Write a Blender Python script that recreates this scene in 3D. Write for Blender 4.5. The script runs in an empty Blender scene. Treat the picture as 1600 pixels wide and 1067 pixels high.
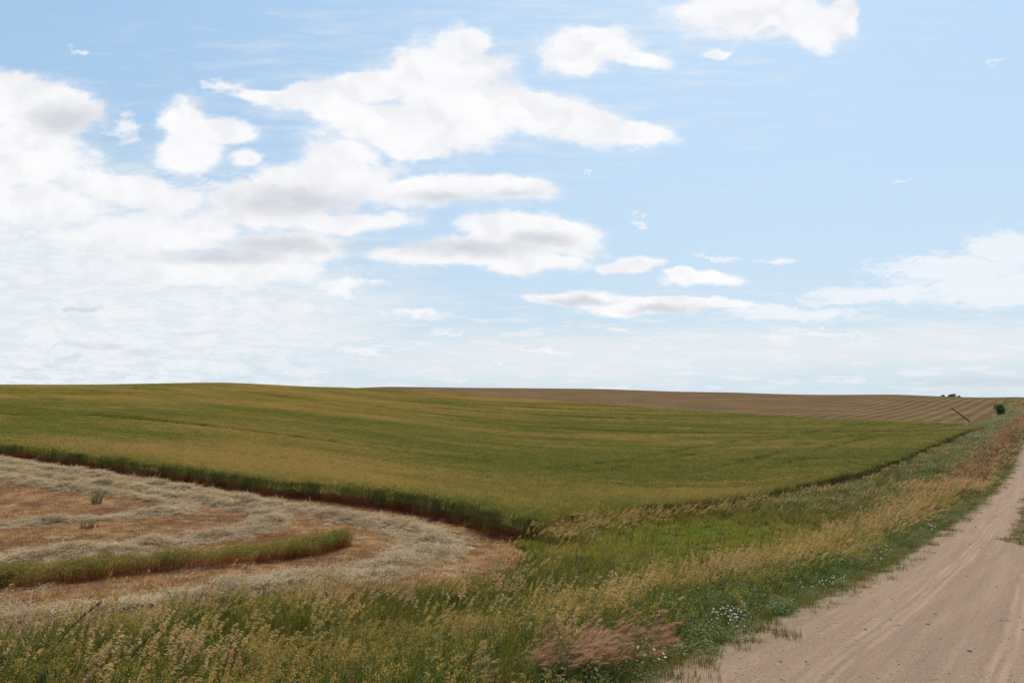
import bpy, math, random
import numpy as np
from mathutils import Vector
rng = np.random.default_rng(7)
random.seed(7)
R = math.radians
scene = bpy.context.scene
C = scene.collection
# ---------------- camera ----------------
cam_d = bpy.data.cameras.new('camera'); cam = bpy.data.objects.new('camera', cam_d); C.objects.link(cam)
cam_d.sensor_width = 36; cam_d.lens = 28.8; cam_d.clip_start = .05; cam_d.clip_end = 20000
cam.location = (0, 0, 3.0)
cam.rotation_euler = (R(90) + math.atan((628-533.5)/1280), 0, 0)
scene.camera = cam
# ---------------- light ----------------
SUN_AZ, SUN_EL = 14.0, 56.0          # degrees right of the view axis, above the horizon
sd = Vector((math.sin(R(SUN_AZ))*math.cos(R(SUN_EL)), math.cos(R(SUN_AZ))*math.cos(R(SUN_EL)), math.sin(R(SUN_EL))))
sun_d = bpy.data.lights.new('sun', 'SUN'); sun_d.energy = 4.8; sun_d.angle = R(.55); sun_d.color = (1, .93, .80)
sun = bpy.data.objects.new('sun', sun_d); C.objects.link(sun)
sun.rotation_euler = (-sd).to_track_quat('-Z', 'Y').to_euler(); sun.location = sd*200
vs = scene.view_settings; vs.view_transform = 'Standard'; vs.look = 'None'; vs.exposure = 0; vs.gamma = 1; vs.use_curve_mapping = False

# ---------------- node helpers ----------------
class NT:
    def __init__(s, tree): s.t = tree; tree.nodes.clear()
    def n(s, typ, _out=0, props=None, **ins):
        nd = s.t.nodes.new(typ)
        for k, v in (props or {}).items(): setattr(nd, k, v)
        for k, v in ins.items():
            key = int(k[1:]) if k[0] == 'i' and k[1:].isdigit() else k.replace('_', ' ')
            sock = nd.inputs[key]
            if isinstance(v, bpy.types.NodeSocket): s.t.links.new(v, sock)
            elif isinstance(v, (tuple, list)) and sock.type == 'RGBA' and len(v) == 3: sock.default_value = (*v, 1)
            else: sock.default_value = v
        return nd.outputs[_out]
    def m(s, op, a, b=0.0, c=0.0, clamp=False): return s.n('ShaderNodeMath', props={'operation': op, 'use_clamp': clamp}, i0=a, i1=b, i2=c)
    def v(s, op, a, b=(0, 0, 0), out=0): return s.n('ShaderNodeVectorMath', out, {'operation': op}, i0=a, i1=b)
    def noise(s, vec, scale, detail=3, rough=.55, out=0, dim='3D'): return s.n('ShaderNodeTexNoise', out, {'noise_dimensions': dim}, Vector=vec, Scale=scale, Detail=detail, Roughness=rough)
    def mix(s, f, a, b, mode='MIX'):
        nd = s.t.nodes.new('ShaderNodeMix'); nd.data_type = 'RGBA'; nd.blend_type = mode; nd.clamp_factor = True
        for k, v in ((0, f), (6, a), (7, b)):
            if isinstance(v, bpy.types.NodeSocket): s.t.links.new(v, nd.inputs[k])
            else: nd.inputs[k].default_value = (*v, 1) if isinstance(v, (tuple, list)) and len(v) == 3 else v
        return nd.outputs[2]
    def map(s, x, a, b, c=0.0, d=1.0, smooth=True):
        return s.n('ShaderNodeMapRange', props={'interpolation_type': 'SMOOTHSTEP' if smooth else 'LINEAR'}, i0=x, i1=a, i2=b, i3=c, i4=d)
    def attr(s, name, out='Fac', typ='GEOMETRY'):
        nd = s.t.nodes.new('ShaderNodeAttribute'); nd.attribute_name = name; nd.attribute_type = typ
        return nd.outputs[out]
    def comb(s, x, y, z=0.0): return s.n('ShaderNodeCombineXYZ', i0=x, i1=y, i2=z)
    def sep(s, v):
        nd = s.t.nodes.new('ShaderNodeSeparateXYZ'); s.t.links.new(v, nd.inputs[0]); return nd.outputs
    def ramp(s, f, stops):
        nd = s.t.nodes.new('ShaderNodeValToRGB'); s.t.links.new(f, nd.inputs[0]); e = nd.color_ramp.elements
        for i, (p, c) in enumerate(stops):
            el = e[i] if i < 2 else e.new(p)
            el.position = p; el.color = (*c, 1)
        return nd.outputs[0]
def mat(name):
    m = bpy.data.materials.new(name); m.use_nodes = True
    return m, NT(m.node_tree)
def finish(N, color, rough=.9, spec=.2, bump=None, strength=.3, dist=.02, trans=0.0, tcol=None):
    kw = dict(Base_Color=color, Roughness=rough); 
    p = N.t.nodes.new('ShaderNodeBsdfPrincipled')
    for k, v in kw.items():
        q = p.inputs[k.replace('_', ' ')]
        if isinstance(v, bpy.types.NodeSocket): N.t.links.new(v, q)
        else: q.default_value = (*v, 1) if isinstance(v, tuple) and len(v) == 3 else v
    p.inputs['Specular IOR Level'].default_value = spec
    if bump is not None:
        b = N.n('ShaderNodeBump', Strength=strength, Distance=dist, Height=bump); N.t.links.new(b, p.inputs['Normal'])
    sh = p.outputs[0]
    if trans > 0:
        tr = N.n('ShaderNodeBsdfTranslucent', Color=tcol if tcol is not None else color)
        mx = N.t.nodes.new('ShaderNodeMixShader'); mx.inputs[0].default_value = trans
        N.t.links.new(sh, mx.inputs[1]); N.t.links.new(tr, mx.inputs[2]); sh = mx.outputs[0]
    o = N.t.nodes.new('ShaderNodeOutputMaterial'); N.t.links.new(sh, o.inputs[0])

# ---------------- sky with clouds ----------------
world = bpy.data.worlds.new('World'); scene.world = world; world.use_nodes = True
W = NT(world.node_tree)
SKY_S = .12
sky = W.n('ShaderNodeTexSky', props=dict(sky_type='NISHITA', sun_disc=False, sun_elevation=R(SUN_EL), sun_rotation=R(SUN_AZ), air_density=1.0, dust_density=1.6, ozone_density=1.0))
gen = W.n('ShaderNodeTexCoord', 'Generated')
gx, gy, gz = W.sep(gen)
ys = W.m('MAXIMUM', gy, .12)
cu = W.m('DIVIDE', gx, ys); cv = W.m('DIVIDE', gz, ys)
uv = W.comb(cu, cv)
def px(x, y):       # bearing and height of a cloud, read off the photograph's lens
    a = (x-800)/1280; b = (533.5-y)/1280; P = math.atan((628-533.5)/1280)
    yy = math.cos(P)-b*math.sin(P); return a/yy, (math.sin(P)+b*math.cos(P))/yy
uvs = W.v('MULTIPLY', uv, (1, 1.7, 1))
w1 = W.noise(uvs, 5.5, 4, .6, out=1)
w1 = W.v('MULTIPLY', W.v('SUBTRACT', w1, (.5, .5, .5)), (.055, .035, 0))
w2 = W.noise(uvs, 20, 4, .6, out=1)
w2 = W.v('MULTIPLY', W.v('SUBTRACT', w2, (.5, .5, .5)), (.036, .024, 0))
uvw = W.v('ADD', uv, W.v('ADD', w1, w2))
def blobs(L, vec, sm=.12):
    """soft union of ellipses: x, y, rx, ry, weight, tilt in degrees"""
    acc = None
    for b in L:
        x, y, rx, ry = b[:4]; k = b[4] if len(b) > 4 else 1.0; a = R(b[5]) if len(b) > 5 else 0
        cx, cy = px(x, y)
        d = W.v('SUBTRACT', vec, (cx, cy, 0))
        if a:
            d = W.comb(W.v('DOT_PRODUCT', d, (math.cos(a)*1280/rx, math.sin(a)*1280/rx, 0), out=1), W.v('DOT_PRODUCT', d, (-math.sin(a)*1280/ry, math.cos(a)*1280/ry, 0), out=1))
        else: d = W.v('MULTIPLY', d, (1280/rx, 1280/ry, 0))
        l = W.v('LENGTH', d, out=1)
        e = W.m('MULTIPLY_ADD', l, -k, k)
        acc = e if acc is None else W.m('SMOOTH_MAX', acc, e, sm)
    return acc
CUM = [(700,140,125,92),(560,138,150,34,1,10),(560,180,140,34,1,-14),(660,190,190,45),(850,180,175,38,1,-13),(955,205,110,22,1,-5),(465,153,115,15,1,-6),(722,80,52,48),(615,215,110,30,1,-12),
       (925,70,88,42),(900,95,66,32),(1000,94,58,18),
       (1175,15,150,52),(1275,38,62,40),(1322,25,24,34),(1120,78,30,11),
       (285,190,48,48),(292,235,62,40),(345,198,75,22,1,-8),(385,244,34,18,.7),
       (480,290,165,48,1,8),(535,248,75,38),(420,322,125,38),(660,300,130,32),(800,297,82,26),(545,345,120,22),
       (770,388,180,28,1,5),(800,355,95,28),(875,368,78,34,1,-15),(660,400,95,18),(835,410,90,20),
       (75,178,100,60),(15,150,80,45),(20,245,140,62,.9),(190,292,165,30,.9,-12),(60,310,150,50,.5),
       (230,365,170,38),(460,388,110,30),(330,425,200,26,.8),
       (980,413,54,14),(1095,437,76,15),(1060,427,34,9),
       (900,467,100,14),(1010,480,110,18),(1110,477,85,11)]
HIGH = [(1590,395,110,42),(1500,425,150,36),(1550,455,170,34),(1360,462,140,20),(1230,490,130,14)]
SMALL = [(125,73,20,13),(337,135,36,13),(200,198,38,28),(660,493,100,11),(520,455,90,15),(460,475,80,12),(128,480,46,13),(1215,405,40,11),(1398,282,22,7),(1005,343,34,8),(1110,405,70,8),(960,518,50,7),(690,520,40,7),(850,545,60,6),(570,545,70,7),(1270,520,110,9),(160,540,60,10),(770,563,16,6),(915,262,14,5),(1560,100,20,6)]
VEIL = [(110,440,470,220,1.05),(40,380,330,120,.8),(330,500,420,110),(1180,545,400,42),(1500,540,300,50),(900,560,500,50),(1050,30,330,110,.25),(720,150,420,150,.22)]
fb = W.noise(uvs, 26, 7, .62)
fbl = W.noise(uvs, 9, 3, .55)
fc1 = W.noise(uvw, 15, 2.5, .5); fc2 = W.noise(W.v('ADD', uvw, (.004, .016, 0)), 15, 2.5, .5)
cum = W.m('ADD', blobs(CUM, uvw), W.m('MULTIPLY', W.m('SUBTRACT', fb, .5), 1.0))
cum_m = W.m('ADD', W.map(cum, -.22, .40, 0, .5), W.map(cum, -.02, .34, 0, .5))
flat = W.v('MULTIPLY', uv, (1, 3.2, 1))
fbh = W.noise(W.v('ADD', flat, W.v('MULTIPLY', w2, (3, 3, 0))), 30, 7, .68)
high = W.m('ADD', blobs(HIGH, uvw), W.m('MULTIPLY', W.m('SUBTRACT', fbh, .47), 1.8))
high_m = W.map(high, -.02, .6, 0, .85)
sml = W.m('ADD', blobs(SMALL, W.v('ADD', uvw, w2), .02), W.m('MULTIPLY', W.m('SUBTRACT', fb, .56), 3.2))
sml_m = W.map(sml, -.1, .8, 0, .85)
flat2 = W.v('MULTIPLY', uv, (1, 7, 1))
fbv = W.noise(W.v('ADD', flat2, w1), 11, 6, .6)
veil = W.m('ADD', blobs(VEIL, uv, .3), W.m('MULTIPLY', W.m('SUBTRACT', fbv, .45), 1.2))
veil_m = W.map(veil, -.05, .75, 0, .86)
# small puffs strewn low over the horizon
band = W.m('MULTIPLY', W.map(cv, .0, .02), W.map(cv, .16, .07))
fbp = W.noise(W.v('MULTIPLY', uv, (1, 5.5, 1)), 17, 6, .6)
puff_m = W.m('MULTIPLY', W.map(fbp, .50, .63, 0, .7), band)
# pale haze of the air near the horizon
elev = W.n('ShaderNodeMath', props={'operation': 'MAXIMUM'}, i0=gz, i1=0.0)
hz = W.m('POWER', 2.718, W.m('MULTIPLY', elev, -5.2))
k = 1/SKY_S
SKYCOL = W.n('ShaderNodeHueSaturation', Saturation=1.0, Value=1.0, Color=sky)
right = W.map(cu, -.65, .35)
base = W.mix(.8, SKYCOL, W.mix(right, (.33*k, .57*k, .86*k), (.50*k, .735*k, 1.0*k)))
base = W.mix(W.m('MULTIPLY', hz, .95), base, (.69*k, .79*k, .84*k))
greys = blobs([(455,315,130,30),(745,388,120,16),(840,375,60,14),(440,385,110,18),(350,400,120,16),(100,185,70,30),(1030,484,60,9),(905,470,60,7),(690,312,60,12,.7),(128,481,44,8,1.6),(148,540,54,9,1.7),(222,553,38,7,1.7),(108,562,34,8,1.7),(40,575,40,6,1.3),(300,520,60,6,1.2),(795,303,50,12,.7),(420,542,60,5),(560,385,60,12,.8),(30,460,160,60,.35),(1580,600,240,16,1.3),(1400,610,150,8,.4)], W.v('ADD', uv, w2), .05)
gm = W.m('MULTIPLY', W.map(greys, -.5, .9), W.map(fb, .3, .6, .6, 1.0))
ccol = W.mix(gm, (.985*k, .985*k, 1.0*k), (.68*k, .69*k, .725*k))
ccol = W.mix(W.map(W.m('ADD', fbl, W.m('MULTIPLY', fb, .5)), .62, .9, 0, .22), ccol, (.75*k, .77*k, .82*k))
ccol = W.mix(W.map(W.m('SUBTRACT', fc2, fc1), -.04, .14, 0, .36), ccol, (.72*k, .735*k, .78*k))
col = W.mix(veil_m, base, (.81*k, .85*k, .885*k))
col = W.mix(puff_m, col, (.86*k, .88*k, .91*k))
mott = W.m('MULTIPLY', W.m('MULTIPLY', W.map(fbh, .42, .60), W.map(cu, -.05, -.42)), W.map(cv, .34, .22, 0, .75))
col = W.mix(mott, col, (.90*k, .925*k, .95*k))
col = W.mix(high_m, col, (.90*k, .93*k, .97*k))
col = W.mix(sml_m, col, ccol)
col = W.mix(cum_m, col, ccol)
col = W.mix(W.m('MULTIPLY', W.map(greys, .0, .9), .35), col, (.58*k, .64*k, .72*k))
bg = W.n('ShaderNodeBackground', Color=col, Strength=SKY_S)
wo = W.t.nodes.new('ShaderNodeOutputWorld'); W.t.links.new(bg, wo.inputs[0])
world.cycles.sampling_method = 'MANUAL'; world.cycles.sample_map_resolution = 512
# ---------------- terrain ----------------
CAMZ = 3.0
F_PIX = 1280.0
PITCH = math.atan((628-533.5)/1280)
RU = np.array([0.553, 0.833]); RU = RU/np.linalg.norm(RU)      # road direction
RN = np.array([-RU[1], RU[0]])                                 # to the left of the road
LEFT = 3.2                                                     # left road edge, lateral metres
_rs = np.array([-60, -20, 0, 8, 11, 14, 18.5, 26, 40, 66, 90, 118, 160, 220, 300, 400, 480, 560, 700, 1200, 3000])
_rz = np.array([-2.2, -2.35, -2.5, -2.72, -2.92, -3.2, -3.6, -4.13, -4.75, -5.6, -5.75, -4.6, -3.6, -2.6, -1.2, 0.6, 1.6, 1.5, -3, -20, -60])
def road_z(s):
    # smooth interpolation of the road profile
    s = np.asarray(s, float); out = 0
    for k, w in ((-1, .25), (0, .5), (1, .25)):
        out = out + w*np.interp(s + k*np.clip(np.abs(s)*.08, 1.5, 30), _rs, _rz)
    return out
# control points of the fields: X, Y, height relative to the eye
CTRL = np.array([(-6.5, 9.0, -2.99), (-5.4, 9.0, -3.74), (-3.4, 9.0, -3.54), (-1.4, 9.5, -3.6), (-9.8, 16.0, -4.11), (-6.1, 20.0, -4.39), (-1.8, 24.0, -4.94), (0.4, 28.0, -5.02), (-15.1, 18.0, -4.62), (-68.2, 80.0, -5.13), (-16.0, 26.0, -4.43), (-10.8, 28.0, -4.77), (-4.4, 28.5, -4.85), (-23.5, 38.0, -4.45), (-14.3, 37.0, -4.61), (-39.7, 64.0, -4.11), (-23.2, 50.0, -4.32), (-12.7, 41.0, -4.55), (-5.6, 36.5, -4.75), (-2.0, 32.0, -4.77), (3.8, 33.0, -5.5), (6.9, 36.0, -5.72), (10.3, 43.0, -5.89), (14.1, 48.0, -6.06), (25.9, 62.0, -5.98), (35.3, 76.0, -5.99), (47.9, 95.0, -5.73), (74.5, 135.0, -5.44), (-68.4, 110.0, -4.01), (-99.7, 160.0, -2.34), (-155.9, 250.0, 1.68), (-206.0, 330.0, 6.08), (-283.2, 330.0, 5.06), (-128.4, 150.0, -3.41), (-19.2, 62.0, -5.26), (-27.9, 90.0, -5.17), (-43.6, 140.0, -4.32), (-71.7, 230.0, -1.21), (-140.5, 400.0, 8.49), (0.0, 50.0, -6.51), (0.0, 72.0, -7.08), (0.0, 105.0, -7.51), (0.0, 160.0, -7.3), (0.0, 240.0, -4.95), (-2.9, 370.0, 1.14), (15.7, 58.0, -6.75), (23.1, 85.0, -6.89), (35.3, 130.0, -7.09), (51.7, 190.0, -6.3), (65.4, 240.0, -3.84), (92.7, 340.0, 0.0), (131.0, 480.0, 5.6), (-37.4, 240.0, -3.09), (-53.0, 340.0, 1.26), (-86.1, 460.0, 6.67), (-87.4, 560.0, 10.46), (0.0, 560.0, 9.58), (49.1, 420.0, 4.25), (65.5, 560.0, 8.71), (72.3, 155.0, -5.66), (93.3, 200.0, -4.64), (102.1, 185.0, -4.88), (135.5, 290.0, -2.25), (201.2, 430.0, 4.01), (145.8, 260.0, -2.42), (239.0, 420.0, 2.29), (155.7, 250.0, -2.33), (268.1, 430.0, 2.67), (301.7, 430.0, 3.01), (368.7, 430.0, 3.01), (214.1, 250.0, -2.33), (-339.8, 396.0, 5.11), (-453.1, 528.0, -2.17), (-247.2, 396.0, 6.34), (-329.6, 528.0, -0.52), (-168.6, 480.0, 8.81), (-224.8, 640.0, 0.86), (-104.9, 672.0, 9.19), (-139.8, 896.0, -2.98), (78.6, 672.0, 7.1), (104.8, 896.0, -5.77), (157.2, 576.0, 3.84), (209.6, 768.0, -7.94), (241.4, 516.0, 2.23), (321.8, 688.0, -8.72), (321.8, 516.0, 0.63), (429.0, 688.0, -10.86), (442.5, 516.0, 1.03), (589.9, 688.0, -10.32)])
def _U(r2): return r2*np.log(r2 + 1e-9)*.5
def _warp(x, y):
    # compress far distances so that near detail keeps its weight
    r = np.hypot(x, y) + 1e-6
    g = np.log1p(r/25.0)*25.0
    return x/r*g, y/r*g
def _solve():
    x, y = _warp(CTRL[:, 0], CTRL[:, 1]); z = CTRL[:, 2]/(1+np.hypot(CTRL[:,0],CTRL[:,1])/60)
    n = len(x)
    K = _U((x[:, None]-x)**2 + (y[:, None]-y)**2) + np.eye(n)*TPS_L
    P = np.stack([np.ones(n), x, y], 1)
    A = np.zeros((n+3, n+3)); A[:n, :n] = K; A[:n, n:] = P; A[n:, :n] = P.T
    w = np.linalg.solve(A, np.r_[z, 0, 0, 0])
    return x, y, w
TPS_L = 3.0
_cx, _cy, _cw = _solve()
def field_z(X, Y):
    X = np.asarray(X, float); Y = np.asarray(Y, float)
    x, y = _warp(X, Y)
    out = _cw[-3] + _cw[-2]*x + _cw[-1]*y
    for i in range(len(_cx)):
        out = out + _cw[i]*_U((x-_cx[i])**2 + (y-_cy[i])**2)
    return out*(1+np.hypot(X, Y)/60)
def sst(a, b, x):
    t = np.clip((x-a)/(b-a), 0, 1); return t*t*(3-2*t)
def st(X, Y):
    return X*RU[0]+Y*RU[1], X*RN[0]+Y*RN[1]-LEFT      # s along, t left of the road's left edge
def height(X, Y):
    X = np.asarray(X, float); Y = np.asarray(Y, float)
    s, t = st(X, Y)
    rz = road_z(s)
    fz = field_z(X, np.maximum(Y, -5+0*Y))
    w = sst(0.2, 5.5 + np.clip((s-60)*.04, 0, 10), t)
    bank = -0.12*sst(0, .8, t)
    z = (rz+bank)*(1-w) + fz*w
    r = -t - 3.4                                        # right of the road
    z = np.where(t < 0, rz - .25*sst(.4, 4, r) + .02*np.clip(1.7-np.abs(-t-1.7), 0, 2)*0, z)
    # far away everything settles to a plain below the crests
    R = np.hypot(X, Y)
    far = sst(750, 1500, R)
    z = z*(1-far) + far*(-35)
    # behind the camera
    b = sst(2, -12, Y)*sst(0,3,t)
    z = z*(1-b) + b*(rz-1.2)
    return z + CAMZ
# ---------------- regions (world metres) ----------------
CROP_FRONT = [(-227.3,194.6),(-133.7,143.3),(-82.0,105.6),(-40.0,64.4),(-29.9,55.1),(-22.9,49.3),(-17.5,45.3),(-12.6,40.8),(-9.0,39.0),(-5.7,36.8),(-2.6,33.7),(-1.2,31.6),(-0.3,30.2),(0.2,29.9)]
CROP_RIGHT = [(0.9,30.3),(1.5,32.4),(3.0,37.6),(6.5,42.3),(10.6,44.2),(14.0,47.7),(19.0,54.6),(26.0,62.3),(35.3,75.9),(48.0,95.2),(59.0,111.8),(74.5,135.4)]
CROP_BACK = [(86,150),(89.5,166),(89.3,177.0),(87.9,188.3),(79.8,205.1),(70.6,226.9),(59.2,253.6),(45.0,289.1),(25.5,326.8),(5.7,362.9),(-12.0,384.8),(-38.5,411.4),(-68.9,441.8),(-86.9,464.3)]
STUB_NEAR = [(0.6,26.4),(0.0,23.2),(-0.8,20.8),(-1.5,19.8),(-2.9,19.1),(-4.1,17.9),(-5.1,16.7),(-5.9,15.3),(-6.5,14.2),(-7.0,13.1),(-7.8,12.1),(-14,6),(-30,-6),(-60,-20)]
CROP_POLY = CROP_FRONT + CROP_RIGHT + CROP_BACK + [(-200,640),(-600,900),(-900,500),(-420,300)]
STUB_POLY = CROP_FRONT[::-1] + [(-420,300),(-420,-60),(-60,-60)] + STUB_NEAR[::-1]
_off = [(x+1.2, y+2.6) for x, y in CROP_BACK[2:]]
FAR_POLY = [(103,184)] + [(117.1,202.0),(131.6,220.7),(148.9,248.4),(182.0,302.7),(208.9,346.3),(300,500),(420,700),(520,1200),(-300,1200),(-210,660)] + _off[::-1]
def poly_sd(P, X, Y):
    """signed distance to a closed polygon, positive inside"""
    P = np.array(P, float); Q = np.roll(P, -1, 0)
    d2 = np.full(X.shape, 1e18); ins = np.zeros(X.shape, bool)
    for (ax, ay), (bx, by) in zip(P, Q):
        ex, ey = bx-ax, by-ay; L = ex*ex+ey*ey
        t = np.clip(((X-ax)*ex+(Y-ay)*ey)/L, 0, 1)
        d2 = np.minimum(d2, (X-ax-t*ex)**2+(Y-ay-t*ey)**2)
        c = ((ay > Y) != (by > Y)) & (X < (bx-ax)*(Y-ay)/(by-ay if by != ay else 1e-9)+ax)
        ins ^= c
    return np.where(ins, 1, -1)*np.sqrt(d2)
def line_d(P, X, Y):
    """distance to an open polyline and the position along it 0..1"""
    P = np.array(P, float); seg = np.hypot(*(P[1:]-P[:-1]).T); cum = np.r_[0, np.cumsum(seg)]
    d2 = np.full(X.shape, 1e18); at = np.zeros(X.shape)
    for i in range(len(P)-1):
        ax, ay = P[i]; ex, ey = P[i+1]-P[i]; L = ex*ex+ey*ey
        t = np.clip(((X-ax)*ex+(Y-ay)*ey)/L, 0, 1); q = (X-ax-t*ex)**2+(Y-ay-t*ey)**2
        m = q < d2; d2 = np.where(m, q, d2); at = np.where(m, (cum[i]+t*seg[i])/cum[-1], at)
    return np.sqrt(d2), at
_perm = np.random.default_rng(3).random((512, 512))
def vnoise(x, y):
    xi = np.floor(x).astype(int); yi = np.floor(y).astype(int); fx = x-xi; fy = y-yi
    fx = fx*fx*(3-2*fx); fy = fy*fy*(3-2*fy)
    g = lambda a, b: _perm[a % 512, b % 512]
    return (g(xi, yi)*(1-fx)+g(xi+1, yi)*fx)*(1-fy)+(g(xi, yi+1)*(1-fx)+g(xi+1, yi+1)*fx)*fy
def fbm(x, y, o=4):
    a = 0; w = .5; tot = 0
    for k in range(o):
        a = a+w*vnoise(x*2**k+17.3*k, y*2**k+9.1*k); tot += w; w *= .55
    return a/tot
def road_w(s):      # width of the gravel: a narrow road that opens into a field approach by the camera
    return 2.0 + 10*sst(30, 23, s)
def d_road(X, Y):
    s, t = st(X, Y)
    e = (fbm(s*.9, t*.3)-.5)*.5 + (fbm(s*4, t*4)-.5)*.25
    return np.minimum(-t+e, t+road_w(s)+e)
CD = np.array([.77, -.638]); CP = np.array([.638, .77])          # along / across the drilled rows
TRACKS = [(-6.3,45.1),(-2.1,69.2),(13.0,90.9),(26.8,115.3),(42.9,138.0),(78.4,176.9)]
def crop_tint(X, Y):
    """0 green .. 1 ripe gold, and the relative height of the stand"""
    a = X*CD[0]+Y*CD[1]; p = X*CP[0]+Y*CP[1]
    big = fbm(a/55, p/22, 3); med = fbm(a/22+5, p/4.5, 4); fine = fbm(a/9, p/1.1+3, 3)
    u = X/np.maximum(Y, 1)
    r = np.hypot(X, Y)
    bias = .12*sst(75, 45, r) + .10*sst(.30, -.1, u)*sst(150, 300, r) + .30*np.exp(-((X-46)**2/500+(Y-162)**2/160)) + .3*np.exp(-((X+10)**2/120+(Y-100)**2/60)) - .12*np.exp(-((r-120)/50)**2)*sst(-.3,0,u)
    t = .48 + 1.55*(big-.5) + .75*(med-.5) + .65*(fine-.5) + bias - .08
    hgt = 1.0 + .10*(med-.5)
    # wheel tracks: two narrow green-dark lines each
    P = np.array(TRACKS)
    for off, wd in ((-2., .55), (2., .55), (10.5, .55), (14.5, .55)):
        d, at = line_d(P+np.array([off, -.65*off]), X, Y)
        g = np.exp(-(d/(wd+r*.0030))**2)*np.clip(fbm(at*20+off, at*0, 2)*2.2-.35, 0, 1)*sst(.12, .35, at)
        t = t-.9*g; hgt = hgt-.60*g
    # faint drill misses along the rows
    ln = vnoise(p/5.5+40, a/160); ln2 = fbm(a/40, p/11, 2)
    g = np.clip((ln-.74)*7, 0, 1)*np.clip(ln2*2.4-.8, 0, 1)
    t = t-.7*g; hgt = hgt-.40*g
    return np.clip(t, 0, 1), hgt

def link(o, parent=None):
    C.objects.link(o); o.parent = parent; return o
def mesh(name, V, F, material=None, parent=None, attrs=None, smooth=False, colors=None):
    """F: an (n,3)/(n,4) array or a list of tuples"""
    me = bpy.data.meshes.new(name); V = np.asarray(V, np.float32)
    if isinstance(F, np.ndarray) and F.ndim == 2 and len(F):
        n, k = F.shape
        me.vertices.add(len(V)); me.vertices.foreach_set('co', V.ravel())
        me.loops.add(n*k); me.loops.foreach_set('vertex_index', F.astype(np.int32).ravel())
        me.polygons.add(n); me.polygons.foreach_set('loop_start', np.arange(0, n*k, k, dtype=np.int32))
        me.update(calc_edges=True)
    elif F is None or len(F) == 0:
        me.vertices.add(len(V)); me.vertices.foreach_set('co', V.ravel()); me.update()
    else:
        me.from_pydata([tuple(v) for v in V.tolist()], [], [tuple(f) for f in F])
    for k, a in (attrs or {}).items():
        a = np.asarray(a)
        if a.ndim == 2:
            at = me.attributes.new(k, 'FLOAT_VECTOR', 'POINT'); at.data.foreach_set('vector', a.astype(np.float32).ravel())
        elif a.dtype.kind == 'i':
            at = me.attributes.new(k, 'INT', 'POINT'); at.data.foreach_set('value', a.astype(np.int32))
        else:
            at = me.attributes.new(k, 'FLOAT', 'POINT'); at.data.foreach_set('value', a.astype(np.float32))
    if material: me.materials.append(material)
    if smooth: me.polygons.foreach_set('use_smooth', [True]*len(me.polygons))
    o = bpy.data.objects.new(name, me)
    return link(o, parent)
def tag(o, label=None, cat=None, group=None, kind=None):
    for k, v in (('label', label), ('category', cat), ('group', group), ('kind', kind)):
        if v: o[k] = v
    return o

# ---------------- ground mesh ----------------
th = np.r_[np.linspace(R(-48), R(48), 760), np.linspace(R(48), R(312), 70)[1:-1]]
rr = np.r_[0.4, np.exp(np.linspace(math.log(1.0), math.log(900), 640)), 1100, 1500, 2200, 3500, 6000, 9000]
TH, RR = np.meshgrid(th, rr)
GX = (np.sin(TH)*RR).ravel(); GY = (np.cos(TH)*RR).ravel()
nt, nr = len(th), len(rr)
i0 = (np.arange(nr-1)[:, None]*nt+np.arange(nt)[None, :]).ravel()
i1 = (np.arange(nr-1)[:, None]*nt+(np.arange(nt)[None, :]+1) % nt).ravel()
T = np.r_[np.c_[i0, i0+nt, i1+nt], np.c_[i0, i1+nt, i1]]
cap = np.c_[np.full(nt, nt*nr), np.arange(nt), (np.arange(nt)+1) % nt]
T = np.r_[T, cap]
GX = np.r_[GX, 0]; GY = np.r_[GY, 0]
GZ = height(GX, GY)
_s, _t = st(GX, GY)
edge_n = (fbm(GX*.8, GY*.8)-.5)*.5
FLD = {'s': _s, 't': _t, 'dr': d_road(GX, GY), 'dc': poly_sd(CROP_POLY, GX, GY)+edge_n, 'ds': poly_sd(STUB_POLY, GX, GY)+edge_n*1.5, 'df': poly_sd(FAR_POLY, GX, GY)}
def windrow_mask(X, Y):
    m = 0
    return m
A = np.stack([GX, GY, GZ]+[FLD[k] for k in FLD], 1); keys = list(FLD)
def clip(A, T, col):
    """split triangles along attribute col = 0; returns A, positive triangles, negative triangles"""
    f = A[:, col]; s = f > 0; c = s[T].sum(1)
    pos = T[c == 3]; neg = T[c == 0]
    newp, newn = [], []; extra = []; cache = {}; base = len(A)
    def cut(i, j):
        key = (i, j) if i < j else (j, i)
        if key not in cache:
            t = f[i]/(f[i]-f[j]); extra.append(A[i]*(1-t)+A[j]*t); cache[key] = base+len(extra)-1
        return cache[key]
    for tri in T[(c == 1) | (c == 2)]:
        k = s[tri]; odd = (k.sum() == 1)
        o = int(np.where(k == odd)[0][0]); a, b, cc = int(tri[o]), int(tri[(o+1) % 3]), int(tri[(o+2) % 3])
        ab, ac = cut(a, b), cut(a, cc)
        one = [(a, ab, ac)]; two = [(ab, b, cc), (ab, cc, ac)]
        (newp if odd else newn).extend(one); (newn if odd else newp).extend(two)
    if extra: A = np.r_[A, np.array(extra)]
    f2 = lambda M, L: np.r_[M, np.array(L, int).reshape(-1, 3)]
    return A, f2(pos, newp), f2(neg, newn)
def region(name, A, T, material):
    u, inv = np.unique(T, return_inverse=True); B = A[u]
    o = mesh(name, B[:, :3], inv.reshape(T.shape), material, attrs={k: B[:, 3+i] for i, k in enumerate(keys)}, smooth=True)
    o['kind'] = 'structure'; return o

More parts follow.
